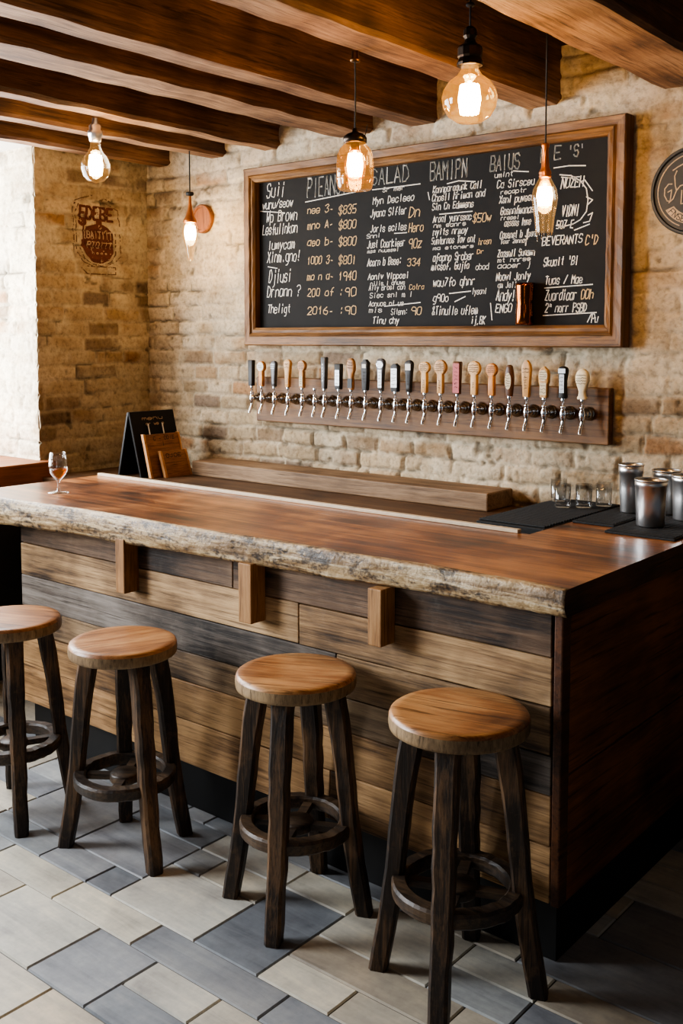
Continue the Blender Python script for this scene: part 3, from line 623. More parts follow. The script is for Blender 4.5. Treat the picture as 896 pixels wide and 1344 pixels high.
solid |= bold('EDEBE', 288, 300, 372, 105, 11)
cut = bold('BAITIIT', 346, 232, 532, 60, 4) | bold('PTOIIT', 352, 226, 612, 50, 4) | bold('n o a e', 395, 130, 664, 16, 3) | ((np.abs(gy-566) < 2.5) & (gx > 490) & (gx < 580))
solid &= ~cut
outl = np.zeros(gx.shape, bool)
for pl in [[(240,655),(235,300),(262,220),(330,192),(400,168)], [(262,650),(258,310),(280,250)], [(480,200),(560,240),(630,275),(645,400),(652,672),(600,725),(520,762)], [(265,660),(330,742),(400,770)], [(600,772),(340,772)], [(600,772),(600,834),(350,838),(300,790)], [(470,200),(520,190),(600,215)], [(290,620),(330,705),(400,752),(480,765),(560,730),(606,660),(606,480)]]:
    outl |= seg_d(gx, gy, pl) < 4.2
outl &= ~solid & ~inside(gx, gy, bottle)
solid &= fbm(gx*.05, gy*.05, 91) > .26; outl &= fbm(gx*.06, gy*.06, 92) > .40
def raster(mask, name, mat, off):
    b = MB(); ii, jj = np.nonzero(mask)
    to = lambda cx, cy: (3.258+(cx-230)/425*.311, 2.038+(840-cy)/660*.404)
    vid = {}; vs = []; fs = []
    corners = []
    for i, j in zip(ii, jj):
        q = []
        for di, dj in ((0,0),(0,1),(1,1),(1,0)):
            key = (i+di, j+dj)
            if key not in vid: vid[key] = len(vs); vs.append((gx[0,0]+3.2*(key[1]-.5), gy[0,0]+3.2*(key[0]-.5)))
            q.append(vid[key])
        fs.append(tuple(reversed(q)))
    a = np.array(vs); yy, zz = to(a[:,0], a[:,1])
    h, _ = brick_field(yy, zz, 29, .62, .26); h = h*.55+.006
    b.add([(WX+h_+off, y_, z_) for h_, y_, z_ in zip(h, yy, zz)], fs, True)
    return b.build(name, mat)
ws = empty('painted_wall_sign', (-4.5, 3.41, 2.24), 'faded dark red painted beer sign with bottle shape on the left brick wall', 'sign')
L(raster(solid, 'bottle_and_letters', M['paint'], .0035), ws); L(raster(outl, 'outline_scroll', M['paintd'], .0035), ws)

# round wooden disc on the back wall
b = MB(); b.M = Matrix.Translation((-4.046, 3.752, 2.325)) @ Matrix.Rotation(PI/2, 4, 'X')
b.lathe([(0,0),(.072,0),(.075,.004),(.075,.022),(.070,.028),(.058,.028),(.055,.022),(0,.022)], 40, smooth=False)
tag(b.build('wall_disc', M['disc']), 'small round wooden disc fixed to the brick wall behind the funnel-topped lamp', 'wall disc')

# ------------------------------------------------------------------ tap rail and taps
rl = empty('tap_rail', (-2.68, 3.73, 1.285), 'long brown wooden board on the brick wall holding the row of taps', 'tap rail')
b = MB(); b.box(-3.632, -1.732, 3.71, 3.752, 1.285, 1.507); L(b.build('board', M['rail'], bevel=.004), rl)
HM = {'black': M['black'], 'maple': wood('handle_maple', rgb(150,104,58), rgb(202,154,96), rgb(228,188,132), 'Z', 60, 6, .4, .1, blotch=.3), 'oak': wood('handle_oak', rgb(120,78,38), rgb(176,124,70), rgb(208,160,104), 'Z', 60, 6, .4, .1, blotch=.3),
 'orange': wood('handle_orange_wood', rgb(150,88,34), rgb(206,136,66), rgb(230,172,104), 'Z', 60, 6, .4, .1, blotch=.3), 'walnut': wood('handle_walnut', rgb(44,26,16), rgb(84,54,34), rgb(120,82,54), 'Z', 60, 6, .4, .1),
 'grey': plain('handle_grey', rgb(74,74,76), .4, .3, .3, 60), 'silver': plain('silver_label', rgb(176,178,180), .35, .5, .25, 50), 'white': plain('white_label', rgb(222,218,206), .5, 0, .1, 60),
 'ivory': plain('ivory_label', rgb(216,198,160), .5, 0, .15, 50), 'pink': plain('pink_red_paint', rgb(184,82,84), .5, 0, .2, 60), 'ink': plain('dark_ink', rgb(48,36,28), .8, 0, .1)}
def se(w, d, n_, z, N_=20):     # superellipse section
    r = []
    for k in range(N_):
        a = 2*PI*(k+.5)/N_; c, s_ = math.cos(a), math.sin(a)
        r.append((w*math.copysign(abs(c)**(2/n_), c), d*math.copysign(abs(s_)**(2/n_), s_), z))
    return r
def handle_mb(prof, n_=5):
    b = MB(); b.loft([se(w, d, n_, z) for z, w, d in prof], True); return b
def lolly(neck, r, zc, d=.010, flat=1.0, z0=0.0):
    p = [(z0, neck*.9, d*.9), (z0+.003, neck, d), (zc-r*flat*.93, neck*1.02, d)]
    for k in range(11):
        a = -1.15+k*(PI/2+1.13)/10
        w = r*math.cos(a); p.append((zc+r*flat*math.sin(a), max(w, .003), d*(1 if k < 9 else .8)))
    return p
def paddle(w0, w1, h, d=.011, rnd=.02):
    p = [(0, w0*.9, d*.9), (.004, w0, d)]
    for k in range(6): t_ = k/5; p.append((.004+(h-rnd-.004)*t_, w0+(w1-w0)*t_**1.6, d))
    for k in range(1, 7): a = k/6*PI/2; p.append((h-rnd+rnd*math.sin(a), max(w1*math.cos(a)**.8, .003), d*max(.5, math.cos(a))))
    return p
def rect(w0, w1, h, d=.012, point=0):
    p = [(0, w0*.94, d*.94), (.003, w0, d), (h-.004-point, w1, d*1.05)]
    p += [(h, w1*(.35 if point else .93), d*.7)]
    return p
# one chrome faucet, copied for every tap
def faucet():
    r = bpy.data.objects.new('beer_tap', None); COL.objects.link(r); r.empty_display_size = .03
    b = MB(); b.M = Matrix.Rotation(PI/2, 4, 'X')
    b.lathe([(0,0),(.027,0),(.0275,.004),(.024,.009),(.021,.012),(.022,.016),(.021,.022),(.016,.027),(.012,.034),(.011,.046),(0,.046)], 24)
    b.build('shank_collar', M['chromed'], r)
    b = MB()
    b.lathe([(0,-.030),(.008,-.030),(.0095,-.022),(.0125,-.014),(.0135,-.002),(.0125,.008),(.009,.015),(.0085,.020),(.0105,.023),(.0105,.028),(.006,.032),(0,.032)], 18, cy=-.058)
    b.build('faucet_body', M['chrome'], r)
    b = MB(); b.tube([(0,-.057,-.018),(0,-.060,-.034),(0,-.066,-.050),(0,-.075,-.068),(0,-.078,-.076)], [.0085,.0075,.0072,.007,.0066], 12)
    b.build('spout', M['chrome'], r)
    b = MB(); b.tube([(0,-.058,.028),(0,-.059,.045),(0,-.060,.052)], [.0048,.0048,.007], 12); b.tube([(0,-.060,.052),(0,-.060,.060)], [.0085,.0085], 14)
    b.build('lever', M['chrome'], r)
    return r
def scrib(b, cx, z0, z1, w, rows, y, rr):
    for k in range(rows):
        z = z1-(k+.5)*(z1-z0)/rows; hh = (z1-z0)/rows*.26; n_ = max(4, int(w/.004)); x = cx-w/2
        pl = [(x+w*i/n_+rr.uniform(-.001,.001), z+rr.uniform(-hh, hh)) for i in range(n_+1)]
        ribbon(b, pl, .0016, lambda a, c: (a, y, c))
TX = [-3.605,-3.536,-3.451,-3.36,-3.268,-3.189,-3.128,-3.041,-2.967,-2.883,-2.795,-2.715,-2.640,-2.557,-2.474,-2.389,-2.305,-2.221,-2.138,-2.059,-1.98,-1.897,-1.815]
# (profile, n, material, [plates (shape, z, w, h, material)], [scribbles (z0,z1,w,rows)], label)
TH = [
 (rect(.013,.016,.128), 8, 'black', [], [], 'chrome tap with plain slim black rectangular handle at the far left end of the rail'),
 (lolly(.0135,.027,.096), 5, 'orange', [('disc',.096,.022,.022,'white')], [(.086,.106,.026,2)], 'chrome tap with orange wooden handle and round white badge'),
 (paddle(.0115,.020,.126), 4, 'grey', [], [(.085,.112,.024,3)], 'chrome tap with plain dark grey rounded paddle handle, third from the left'),
 (paddle(.0125,.024,.134), 4, 'maple', [], [(.09,.118,.024,2),(.02,.06,.008,4)], 'chrome tap with tall tapered pale wooden paddle handle, rounded at the top'),
 (lolly(.0145,.026,.104), 5, 'oak', [('rect',.032,.010,.024,'ivory')], [(.088,.12,.036,4),(.015,.055,.012,4)], 'chrome tap with brown wooden round-headed handle beside the bare tap'),
 None,
 (rect(.0105,.0165,.148), 5, 'grey', [], [(.03,.12,.006,6)], 'chrome tap with tall thin dark handle just right of the bare tap'),
 (rect(.0155,.019,.118), 8, 'black', [('rect',.053,.013,.036,'silver')], [(.02,.085,.02,4)], 'chrome tap with short black block handle and one tall silver label'),
 ([(0,.013,.011),(.03,.0155,.011),(.055,.014,.011),(.075,.017,.011),(.09,.0245,.010),(.11,.0255,.010),(.13,.022,.010),(.142,.012,.008),(.144,.004,.006)], 3, 'oak', [('rect',.03,.0125,.022,'black')], [(.095,.132,.032,3)], 'chrome tap with oval wooden head on a dark lower grip'),
 (rect(.0135,.0205,.140,point=.012), 7, 'black', [('rect',.110,.011,.009,'white')], [(.03,.09,.010,4)], 'chrome tap with tall black angular handle and a small white tag near the top'),
 (paddle(.0125,.024,.146), 4, 'grey', [('disc',.118,.019,.016,'silver'),('rect',.055,.010,.04,'silver')], [(.105,.130,.03,3),(.02,.09,.012,5)], 'chrome tap with large dark paddle handle lettered in silver'),
 (rect(.018,.0205,.124,point=.008), 8, 'black', [('rect',.060,.016,.042,'silver')], [(.025,.10,.024,5)], 'chrome tap with broad black block handle and wide silver label'),
 (paddle(.0125,.0225,.140), 4, 'black', [('rect',.110,.014,.014,'white')], [(.03,.08,.010,4)], 'chrome tap with black rounded handle and white patch at the top'),
 (lolly(.0145,.029,.110,flat=.85), 6, 'maple', [], [(.094,.126,.040,4),(.02,.06,.008,4)], 'chrome tap with squarish-headed pale wooden handle right of the white-patched black one'),
 (lolly(.0150,.032,.112), 5, 'maple', [], [(.094,.130,.046,4),(.02,.06,.010,4)], 'chrome tap with big round-headed pale wooden handle just left of the pink one'),
 (rect(.0135,.0195,.138), 5, 'walnut', [('rect',.068,.0155,.062,'pink')], [(.02,.12,.016,6)], 'chrome tap with pink-red fronted handle, the only pink one'),
 (lolly(.0155,.031,.110), 5, 'maple', [], [(.092,.128,.046,4),(.03,.055,.006,3)], 'chrome tap with big round-headed pale wooden handle just right of the pink one'),
 (lolly(.0145,.027,.106), 5, 'orange', [], [(.092,.122,.040,4)], 'chrome tap with orange-brown round-headed handle left of the dark barrel-shaped one'),
 ([(0,.013,.011),(.004,.0145,.012),(.05,.020,.013),(.075,.0215,.013),(.10,.018,.012),(.112,.015,.012),(.122,.013,.011),(.128,.005,.007)], 2.6, 'walnut', [('disc',.062,.014,.034,'ivory')], [(.035,.092,.02,5)], 'chrome tap with dark brown barrel-shaped handle and mottled oval label'),
 ([(0,.0125,.009),(.003,.0135,.010),(.115,.0215,.010),(.130,.018,.010),(.148,.004,.008)], 7, 'maple', [], [(.03,.085,.012,5),(.095,.12,.028,2)], 'chrome tap with tall pointed pale wooden handle'),
 ([(0,.013,.010),(.004,.0165,.011),(.055,.018,.011),(.06,.0225,.011),(.09,.0245,.011),(.108,.021,.011),(.116,.011,.009),(.124,.004,.006)], 4, 'maple', [('rect',.035,.014,.024,'ivory'),('disc',.088,.019,.022,'ivory')], [(.07,.105,.030,4),(.015,.055,.022,3)], 'chrome tap with ivory-labelled stepped handle left of the black fluted one'),
 ([(0,.014,.012),(.006,.0175,.014),(.03,.015,.013),(.07,.0145,.013),(.095,.0195,.014),(.112,.021,.014),(.122,.016,.012),(.126,.006,.008)], 3, 'black', [('rect',.058,.010,.036,'silver'),('rect',.108,.015,.009,'silver')], [(.03,.09,.014,4)], 'chrome tap with waisted black handle, second from the right end'),
 ([(0,.019,.013),(.008,.020,.013),(.012,.0155,.012),(.03,.0135,.011),(.045,.019,.012),(.07,.0285,.013),(.09,.029,.013),(.105,.023,.012),(.115,.012,.01),(.118,.004,.006)], 3, 'ivory', [], [(.055,.098,.042,4)], 'chrome tap with bulb-shaped ivory handle at the right end of the rail'),
]
fa = faucet(); rr = random.Random(17)
for i, (x, th) in enumerate(zip(TX, TH)):
    r = fa if i == 0 else copy_tree(fa)
    r.location = (x, 3.7095, 1.405)
    tag(r, th[5] if th else 'bare chrome tap with no handle on its lever', 'beer tap', 'beer taps on the wall rail')
faucets = [o for o in bpy.data.objects if o.name.startswith('beer_tap')]
faucets.sort(key=lambda o: o.location.x)
for r, th in zip(faucets, TH):
    if th is None: continue
    prof, n_, mt, plates, scr, lab = th
    h = handle_mb(prof, n_).build('handle', HM[mt], r); h.location = (0, -.060, .0595)
    def depth_at(z):
        for (z0, w0, d0), (z1, w1, d1) in zip(prof[:-1], prof[1:]):
            if z0 <= z <= z1: return d0+(d1-d0)*(z-z0)/max(z1-z0, 1e-6)
        return prof[-1][2]
    for sh, zc, w, hh, pm in plates:
        b = MB(); y = -max(depth_at(zc), depth_at(zc-hh*.8), depth_at(zc+hh*.8))-.0012
        rg = [(w*c_, hh*s_) for c_, s_ in ([(math.cos(2*PI*k/20), math.sin(2*PI*k/20)) for k in range(20)] if sh == 'disc' else [(-1,-1),(1,-1),(1,1),(-1,1)])]
        b.loft([[(a, y+.002, zc+c_) for a, c_ in rg], [(a, y, zc+c_) for a, c_ in rg]], smooth=False)
        b.build('label_plate', HM[pm], h)
    if scr:
        b = MB()
        for z0, z1, w, rows in scr: scrib(b, 0, z0, z1, w, rows, -max(depth_at(z0), depth_at(z1), depth_at((z0+z1)/2))-.0022, rr)
        b.build('lettering', HM['silver'] if mt in ('black', 'grey') and not plates else HM['ink'], h)

# ------------------------------------------------------------------ stools
def stool(name, loc, angs, label):
    root = empty(name, (loc[0], loc[1], 0), label, 'bar stool', 'round wooden bar stools along the bar front')
    for nm, me, ang in stool_parts:
        if nm == 'leg':
            for a in angs:
                o = bpy.data.objects.new('leg', me); COL.objects.link(o); o.parent = root; o.rotation_euler.z = math.radians(a)
        else:
            o = bpy.data.objects.new(nm, me); COL.objects.link(o); o.parent = root; o.rotation_euler.z = math.radians(ang if nm != 'cross_brace' else angs[0])
    return root
def mesh_only(b, name, mats, bev=0):
    o = b.build(name, mats, bevel=0); me = o.data; bpy.data.objects.remove(o); return me
b = MB(); Rn = .177
sp = [(0,.663),(Rn-.008,.663),(Rn-.002,.667),(Rn-.0005,.674),(Rn,.684),(Rn-.001,.698)]
b.lathe(sp, 56, mi=1)
b.lathe([(Rn-.001,.698),(Rn-.004,.705),(Rn-.010,.7090),(Rn-.03,.7095),(.06,.7085),(0,.7085)], 56, mi=0)
seat_me = mesh_only(b, 'seat', [M['seat'], M['seatrim']])
b = MB(); rl_ = random.Random(8); rings = []
K = 14
for k in range(K+1):
    t_ = k/K; z = .6635*(1-t_); r = .112+.091*t_+.004*math.sin(t_*7)
    w = .0285-.006*t_+rl_.uniform(-.0016,.0016); d = .0295-.006*t_+rl_.uniform(-.0016,.0016); c = .008
    oy = rl_.uniform(-.0012,.0012)
    rings.append([(r+a, oy+e, z) for a, e in ((-w+c,-d),(w-c,-d),(w,-d+c),(w,d-c),(w-c,d),(-w+c,d),(-w,d-c),(-w,-d+c))])
b.loft(rings, smooth=False)
leg_me = mesh_only(b, 'leg', M['leg'])
b = MB(); N_ = 56; rings = []
for i in range(N_):
    a = 2*PI*i/N_; c, s_ = math.cos(a), math.sin(a); j = rl_.uniform(-.0015, .0015)
    rings.append([(r*c, r*s_, z+j) for r, z in ((.130,.232),(.161,.230),(.167,.236),(.168,.262),(.163,.270),(.133,.271),(.127,.265),(.126,.238))])
rings.append(rings[0]); b.loft(rings, smooth=False, caps=False)
ring_me = mesh_only(b, 'footrest_ring', M['ring'])
b = MB()
for q in (0, 1):
    b.M = Matrix.Rotation(q*PI/2, 4, 'Z'); zz = .238+.0*q
    b.box(-.150, .150, -.014, .014, zz-.002*q, zz+.018)
b.M = None; b.lathe([(0,.232),(.046,.232),(.050,.238),(.050,.258),(.045,.263),(0,.263)], 28)
brace_me = mesh_only(b, 'cross_brace', M['ring'])
stool_parts = [('seat', seat_me, 18), ('leg', leg_me, 0), ('footrest_ring', ring_me, 0), ('cross_brace', brace_me, 0)]
stool('bar_stool', (-3.203, 2.015), [333, 58, 150, 240], 'round-topped wooden bar stool half cut off at the left picture edge')
stool('bar_stool', (-2.672, 2.095), [216, 347, 68, 142], 'round-topped wooden bar stool second from left, in front of the leftmost bracket')
stool('bar_stool', (-2.000, 2.202), [206, 294, 26, 112], 'round-topped wooden bar stool third from left, between middle and right brackets').scale = (1.015, 1.015, 1.015)
stool('bar_stool', (-1.424, 2.197), [203, 291, 24, 112], 'round-topped wooden bar stool nearest the bar corner').scale = (1.04, 1.04, 1.04)
for o, k_ in zip([o for o in bpy.data.objects if o.name.startswith('seat')], [20, 70, 25, 12]): o.rotation_euler.z = math.radians(k_)

# ------------------------------------------------------------------ glass of beer
wg = empty('stemmed_beer_glass', (-3.643, 2.535, 1.0535), 'small stemmed glass half full of amber beer at the left end of the bar top', 'beer glass')
b = MB()
b.lathe([(0,.0),(.043,.0),(.0435,.0015),(.030,.004),(.010,.007),(.0055,.013),(.0045,.025),(.0045,.042),(.007,.050),(.014,.058),(.025,.070),(.034,.085),(.0385,.100),(.0388,.112),(.0365,.135),(.0330,.160),(.0315,.171),(.0307,.171),(.0355,.135),(.0377,.112),(.0374,.100),(.0330,.086),(.024,.072),(.012,.060),(0,.056)], 40)
b.build('glass', M['glass'], wg)
b = MB(); b.lathe([(0,.0575),(.012,.0612),(.0235,.0735),(.0325,.0875),(.0369,.101),(0,.101)], 36); b.build('beer', M['beer'], wg)

# tumblers on the tray
gr = 'glass tumblers on the drip tray'
b = MB(); b.lathe([(0,0),(.029,0),(.030,.002),(.0325,.088),(.0312,.088),(.0285,.012),(0,.010)], 32)
tg = b.build('glass_tumbler', M['rocks'])
for k, (x, y, lab) in enumerate([(-1.905,3.64,'clear glass tumbler at the left end of the row, nearest the wall'), (-1.822,3.515,'clear glass tumbler second from the left on the tray'), (-1.757,3.56,'clear glass tumbler third from the left on the tray'), (-1.713,3.64,'clear glass tumbler beside the tall slim steel tin')]):
    o = tg if k == 0 else tg.copy()
    if k: COL.objects.link(o)
    o.location = (x, y, 1.0605); tag(o, lab, 'glass', gr)
# steel tins
def tin(loc, r0, r1, h, label, band):
    root = empty('shaker_tin', loc, label, 'shaker tin', 'steel shaker tins on the bar mats')
    b = MB()
    b.lathe([(0,.002),(r0*.9,.002),(r0*.96,0),(r0,.004),(r0+(r1-r0)*.5,h*.5),(r0+(r1-r0)*(h-band)/h,h-band),(r1*1.0+.0008,h-band+.002),(r1+.0008,h-.004),(r1-.002,h-.004),(r1-.003,h-band),(r0-.002,.008),(0,.006)], 48)
    b.build('body', M['steel'], root)
    b = MB(); b.lathe([(r1-.002,h-.004),(r1+.0015,h-.006),(r1+.003,h-.002),(r1+.001,h),(r1-.003,h-.001)], 48); b.build('rim', M['steel'], root)
tin((-1.563,3.544,1.065), .036, .044, .178, 'tall slim steel shaker tin standing alone on the left mat', .034)
tin((-1.394,3.325,1.065), .0465, .053, .160, 'wide steel tin at the front of the right-hand mat', .024)
tin((-1.452,3.60,1.065), .043, .049, .160, 'steel tin half hidden behind the front wide tin', .022)
tin((-1.340,3.52,1.065), .050, .056, .158, 'wide steel tin cut off by the right picture edge', .022)

# ------------------------------------------------------------------ table-top A-board with plaques
ab = empty('tabletop_chalkboard', (-4.12, 3.43, 1.0), 'black folding tabletop chalkboard standing in the corner of the back counter', 'chalkboard')
def slab(b, p0, p1, y0, y1, th):    # leaning slab: foot p0, head p1 in (x,z), th to the -x side
    d = Vector((p1[0]-p0[0], p1[1]-p0[1])).normalized(); nx, nz = -abs(d[1])*th, -abs(d[0])*th*(1 if d[0] < 0 else -1)
    v = [(p0[0],y0,p0[1]),(p0[0],y1,p0[1]),(p1[0],y1,p1[1]),(p1[0],y0,p1[1])]; w = [(x+nx,y,max(z+nz*0,1.0005)) for x, y, z in v]
    b.add(v+w, [(0,1,2,3),(7,6,5,4),(0,4,5,1),(1,5,6,2),(2,6,7,3),(3,7,4,0)])
b = MB(); slab(b, (-4.025,1.0005), (-4.115,1.328), 3.29, 3.578, .014); L(b.build('front_panel', M['slate'], bevel=.002), ab)
b = MB(); slab(b, (-4.202,1.0005), (-4.122,1.326), 3.29, 3.578, .014); L(b.build('back_panel', M['black'], bevel=.002), ab)
b = MB()
for s_, y, w, z, h in [('menu', 3.36, .14, 1.285, .016), ('or we o', 3.38, .12, 1.258, .014)]:
    for pl in strokes(s_, y, w, z, h, .6): ribbon(b, pl, .0025, lambda a, c: (-4.025-(c-1.0)*.2744+.0015, a, c))
L(b.build('chalk_writing', M['chalkd']), ab)
def plaque(name, label, xb, xt, zt, y0, y1, words):
    root = empty(name, ((xb+xt)/2, (y0+y1)/2, 1.0), label, 'plaque', 'wooden plaques leaning on the tabletop chalkboard')
    k = (xt-xb)/(zt-1.0)
    b = MB(); slab(b, (xb,1.0005), (xt,zt), y0, y1, .013); L(b.build('board', M['plaque'], bevel=.001), root)
    for ya, yb in ((y0-.014, y0), (y1, y1+.010)):
        b = MB(); slab(b, (xb+.004,1.0005), (xt+.004,zt+.004), ya, yb, .020); L(b.build('side_strip', M['plaque_edge'], bevel=.001), root)
    b = MB()
    for s_, f0, f1, z, h in words:
        for pl in strokes(s_, y0+(y1-y0)*f0, (y1-y0)*(f1-f0), z, h, .3): ribbon(b, pl, .0032, lambda a, c: (xb+(c-1.0)*k+.0012, a, c))
    L(b.build('lettering', HM['ink']), root)
plaque('wooden_plaque', 'larger wooden plaque with dark lettering leaning on the tabletop chalkboard', -3.985, -4.045, 1.213, 3.330, 3.545, [('C - ODIE', .22, .88, 1.185, .017), ('I', .45, .55, 1.155, .02)])
plaque('wooden_plaque', 'smaller wooden plaque with dark lettering in front of the larger plaque', -3.945, -3.990, 1.128, 3.392, 3.545, [('OJOE', .12, .8, 1.098, .018)])
for y, lab in ((3.384, 'thin pale stick poking up behind the larger plaque, the one towards the window'), (3.477, 'thin pale stick poking up behind the larger plaque, the one towards the menu wall')):
    b = MB(); b.tube([(-4.0125, y, 1.002), (-4.0835, y, 1.265)], .0033, 8); tag(b.build('stick', M['chalk']), lab, 'stick', 'sticks behind the larger plaque')

# ------------------------------------------------------------------ pendant lamps
def filament(root, z0, z1, r, n_=9, th=.0022):
    b = MB()
    for k in range(n_):
        a0, a1 = 2*PI*k/n_, 2*PI*(k+.5)/n_
        b.tube([(r*.8*math.cos(a0), r*.8*math.sin(a0), z1), (r*math.cos(a0+.1), r*math.sin(a0+.1), (z0+z1)/2), (r*.8*math.cos(a1), r*.8*math.sin(a1), z0)], th, 6)
    b.tube([(0,0,z0),(0,0,z1+.012)], th*1.1, 6)
    return b.build('filament', M['fil'], root)
def lamp(x, y, z, watt, label, name='pendant_lamp'):
    r = empty(name, (x, y, z), label, 'pendant lamp', 'bare bulb lamps under the beams')
    return r
def light(root, z, watt):
    l_ = bpy.data.lights.new('bulb_light', 'POINT'); l_.energy = watt; l_.color = (1.0, .68, .39); l_.shadow_soft_size = .03
    o = bpy.data.objects.new('bulb_light', l_); COL.objects.link(o); o.parent = root; o.location = (0, 0, z)
WB = [9, 6, 9, 13, 7]
# 1: globe bulb close under the beam, left
r = lamp(-3.638, 2.752, 2.63, 0, 'short lamp with clear round bulb tight under a beam, above the painted sign')
b = MB(); b.lathe([(0,.0),(.011,.0),(.012,-.022),(.020,-.026),(.026,-.034),(.024,-.050),(.031,-.054),(.031,-.072),(.027,-.078),(.024,-.098),(0,-.098)], 24); b.build('socket', M['steel'], r)
b = MB(); b.lathe([(.021,-.096),(.022,-.122),(.034,-.144),(.050,-.164),(.060,-.190),(.061,-.212),(.052,-.244),(.034,-.263),(0,-.272)], 36); g = b.build('bulb', M['clearbulb'], r)
filament(g, -.238, -.155, .027, 11, .0044); light(r, -.19, WB[0])
# 2: funnel lamp near the corner
r = lamp(-3.918, 3.536, 2.85, 0, 'lamp on a long cord with a small funnel-shaped copper top beside the wall disc')
b = MB(); b.tube([(0,0,0),(0,0,-.425)], .0035, 8); b.build('cord', M['cord'], r)
b = MB(); b.lathe([(0,-.418),(.017,-.420),(.021,-.427),(.018,-.436),(.006,-.440),(0,-.440)], 24); b.build('cord_grip', M['black'], r)
b = MB(); b.lathe([(.006,-.436),(.008,-.470),(.013,-.505),(.023,-.540),(.034,-.560),(.035,-.570),(.030,-.572),(0,-.572)], 28); b.build('socket', M['copper'], r)
b = MB(); b.lathe([(.028,-.572),(.036,-.590),(.041,-.620),(.036,-.655),(.025,-.690),(.018,-.730),(.014,-.758),(0,-.764)], 28); g = b.build('bulb', M['clearbulb'], r)
filament(g, -.655, -.588, .026, 11, .0042); b = MB(); b.tube([(0,0,-.655),(.004,0,-.74)], .0012, 6); b.build('filament_tail', M['brass'], g); light(r, -.62, WB[1])
# 3: amber jar
r = lamp(-2.143, 2.655, 2.628, 0, 'lamp in an amber glass jar hanging in front of the chalkboard heading')
b = MB(); b.lathe([(0,0),(.012,0),(.012,-.022),(.016,-.026),(.016,-.034),(0,-.034)], 20); b.build('ceiling_cap', M['brass'], r)
b = MB(); b.tube([(0,0,-.03),(.002,0,-.12),(0,0,-.25)], .0028, 8); b.build('cord', M['cord'], r)
b = MB(); b.lathe([(0,-.245),(.008,-.247),(.010,-.258),(.026,-.264),(.036,-.272),(.039,-.278),(.039,-.292),(.034,-.294),(0,-.294)], 32); b.tube([(.037,0,-.285),(.046,0,-.262),(.052,0,-.24)], .0016, 6); b.build('lid', M['bronze'], r)
b = MB(); b.lathe([(.034,-.288),(.036,-.298),(.050,-.312),(.058,-.330),(.061,-.360),(.061,-.400),(.059,-.425),(.055,-.440),(.050,-.4445),(0,-.4445)], 40); jar = b.build('jar', M['jarglass'], r)
b = MB(); b.lathe([(.0605,-.405),(.062,-.410),(.0602,-.416)], 40, smooth=True); b.build('jar_band', M['jarglass'], jar)
b = MB(); b.lathe([(0,-.294),(.014,-.294),(.014,-.310),(.017,-.318),(0,-.318)], 20); b.build('socket', M['brass'], r)
b = MB(); b.lathe([(.014,-.316),(.022,-.330),(.034,-.352),(.036,-.375),(.030,-.400),(.018,-.412),(0,-.416)], 30); g = b.build('bulb', M['bulbglass'], r)
filament(g, -.400, -.328, .023, 10, .0042); light(r, -.362, WB[2])
# 4: big globe
r = lamp(-1.733, 2.70, 2.85, 0, 'lamp with the largest round amber bulb and stepped dark socket, between two beams')
b = MB(); b.lathe([(0,0),(.030,0),(.030,-.010),(.010,-.018),(0,-.018)], 24); b.build('ceiling_cap', M['bronze'], r)
b = MB(); b.tube([(0,0,-.01),(0,0,-.225)], .003, 8); b.lathe([(0,-.142),(.013,-.144),(.014,-.150),(.012,-.153),(0,-.154)], 20); b.build('cord', M['cord'], r)
b = MB(); b.lathe([(0,-.212),(.012,-.213),(.020,-.222),(.022,-.240),(.016,-.250),(.018,-.258),(.021,-.262),(.034,-.270),(.038,-.276),(.038,-.300),(.034,-.306),(.037,-.312),(.040,-.320),(.039,-.328),(.030,-.330),(0,-.330)], 12, smooth=False); b.build('socket', M['bronze'], r)
b = MB(); b.lathe([(.026,-.328),(.027,-.340),(.040,-.358),(.064,-.376),(.080,-.400),(.085,-.424),(.080,-.452),(.064,-.478),(.038,-.495),(0,-.501)], 48); g = b.build('bulb', M['bulbglass'], r)
filament(g, -.470, -.385, .030, 12, .0052); b = MB(); b.tube([(0,0,-.33),(0,0,-.40)], .004, 8); b.build('glass_stem', M['clearbulb'], g); light(r, -.425, WB[3])
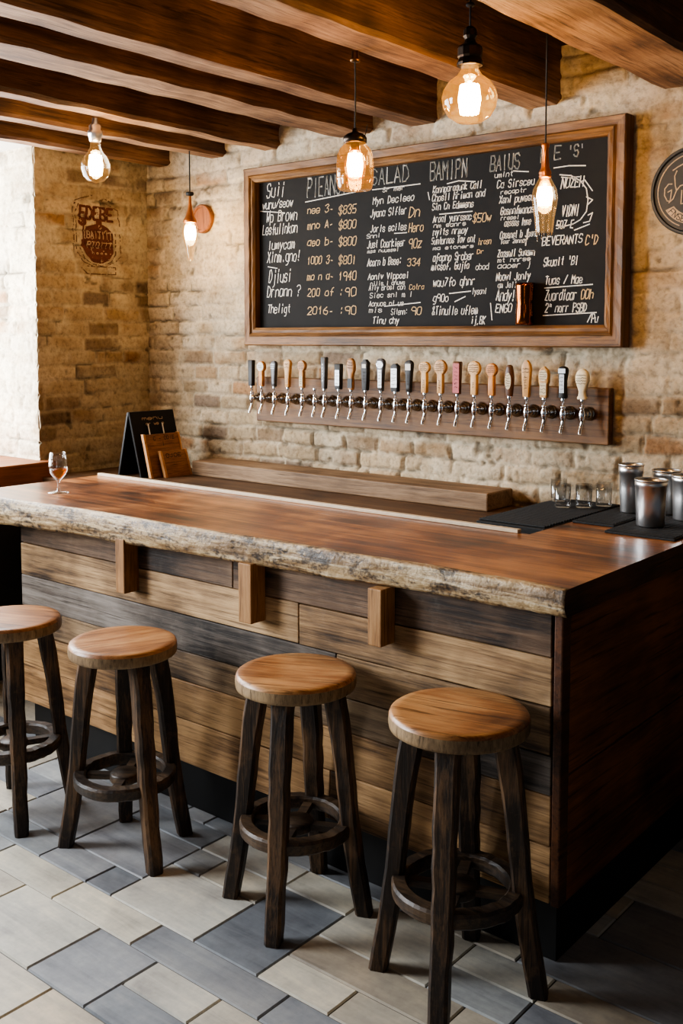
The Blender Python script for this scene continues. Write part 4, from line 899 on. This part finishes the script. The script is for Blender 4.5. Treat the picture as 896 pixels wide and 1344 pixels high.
# 5: small flared glass on a long cord, right
r = lamp(-1.752, 3.212, 2.85, 0, 'lamp on a long black cord with flared clear glass before the chalkboard')
b = MB(); b.tube([(0,0,0),(0,0,-.49)], .003, 8); b.build('cord', M['cord'], r)
b = MB(); b.lathe([(0,-.482),(.013,-.484),(.014,-.492),(.010,-.500),(.012,-.540),(.014,-.565),(.020,-.578),(.022,-.584),(.019,-.590),(.022,-.594),(.018,-.600),(0,-.600)], 24); b.build('socket', M['copper'], r)
b = MB(); b.lathe([(.019,-.598),(.028,-.615),(.041,-.640),(.045,-.668),(.041,-.700),(.034,-.740),(.030,-.785)], 32); g = b.build('glass_shade', M['clearbulb'], r)
b = MB(); b.lathe([(.013,-.600),(.020,-.618),(.029,-.645),(.030,-.668),(.024,-.690),(.010,-.702),(0,-.704)], 28); g2 = b.build('bulb', M['bulbglass'], r)
filament(g2, -.692, -.632, .0235, 12, .0048)
b = MB(); rq = random.Random(4)
for k in range(9):
    a = 2*PI*k/9; b.tube([(.038*math.cos(a), .038*math.sin(a), -.70), (.031*math.cos(a+.1), .031*math.sin(a+.1), -.75), (.027*math.cos(a), .027*math.sin(a), -.79-.03*rq.random())], .0012, 5)
b.build('glass_drips', M['clearbulb'], g); light(r, -.665, WB[4])

# ------------------------------------------------------------------ daylight and world
def area(name, loc, rot, sx, sy, e, c):
    l_ = bpy.data.lights.new(name, 'AREA'); l_.shape = 'RECTANGLE'; l_.size = sx; l_.size_y = sy; l_.energy = e; l_.color = c
    o = bpy.data.objects.new(name, l_); COL.objects.link(o); o.location = loc; o.rotation_euler = rot; return o
area('window_daylight', (-4.93, 2.18, 1.82), (0, -PI/2, 0), 1.6, 1.6, 160, (.91,.955,1.0))
area('window_daylight', (-4.90, .20, 1.75), (0, math.radians(-62), 0), 1.6, 1.5, 310, (.89,.945,1.0))
area('added_warm_fill', (1.6, -.6, 2.7), (0, math.radians(25), 0), .8, .8, 4, (1.0,.80,.58))  # unseen warm fill light, added to lift the dark side of the bar
area('far_window', (.9, -3.3, 1.7), (PI/2, 0, math.radians(8)), .6, 1.7, 8, (.95,.97,1.0))
w = bpy.data.worlds.new('world'); sc.world = w; w.use_nodes = True
bg = w.node_tree.nodes['Background']; bg.inputs[0].default_value = (.60, .70, .85, 1); bg.inputs[1].default_value = .09
sc.view_settings.view_transform = 'AgX'
sc.view_settings.look = 'AgX - Medium High Contrast'
sc.view_settings.exposure = 0.02
sc.cycles.use_denoising = True
sc.cycles.max_bounces = 10; sc.cycles.transparent_max_bounces = 16; sc.cycles.caustics_reflective = False; sc.cycles.caustics_refractive = False
sc.cycles.sample_clamp_indirect = 6
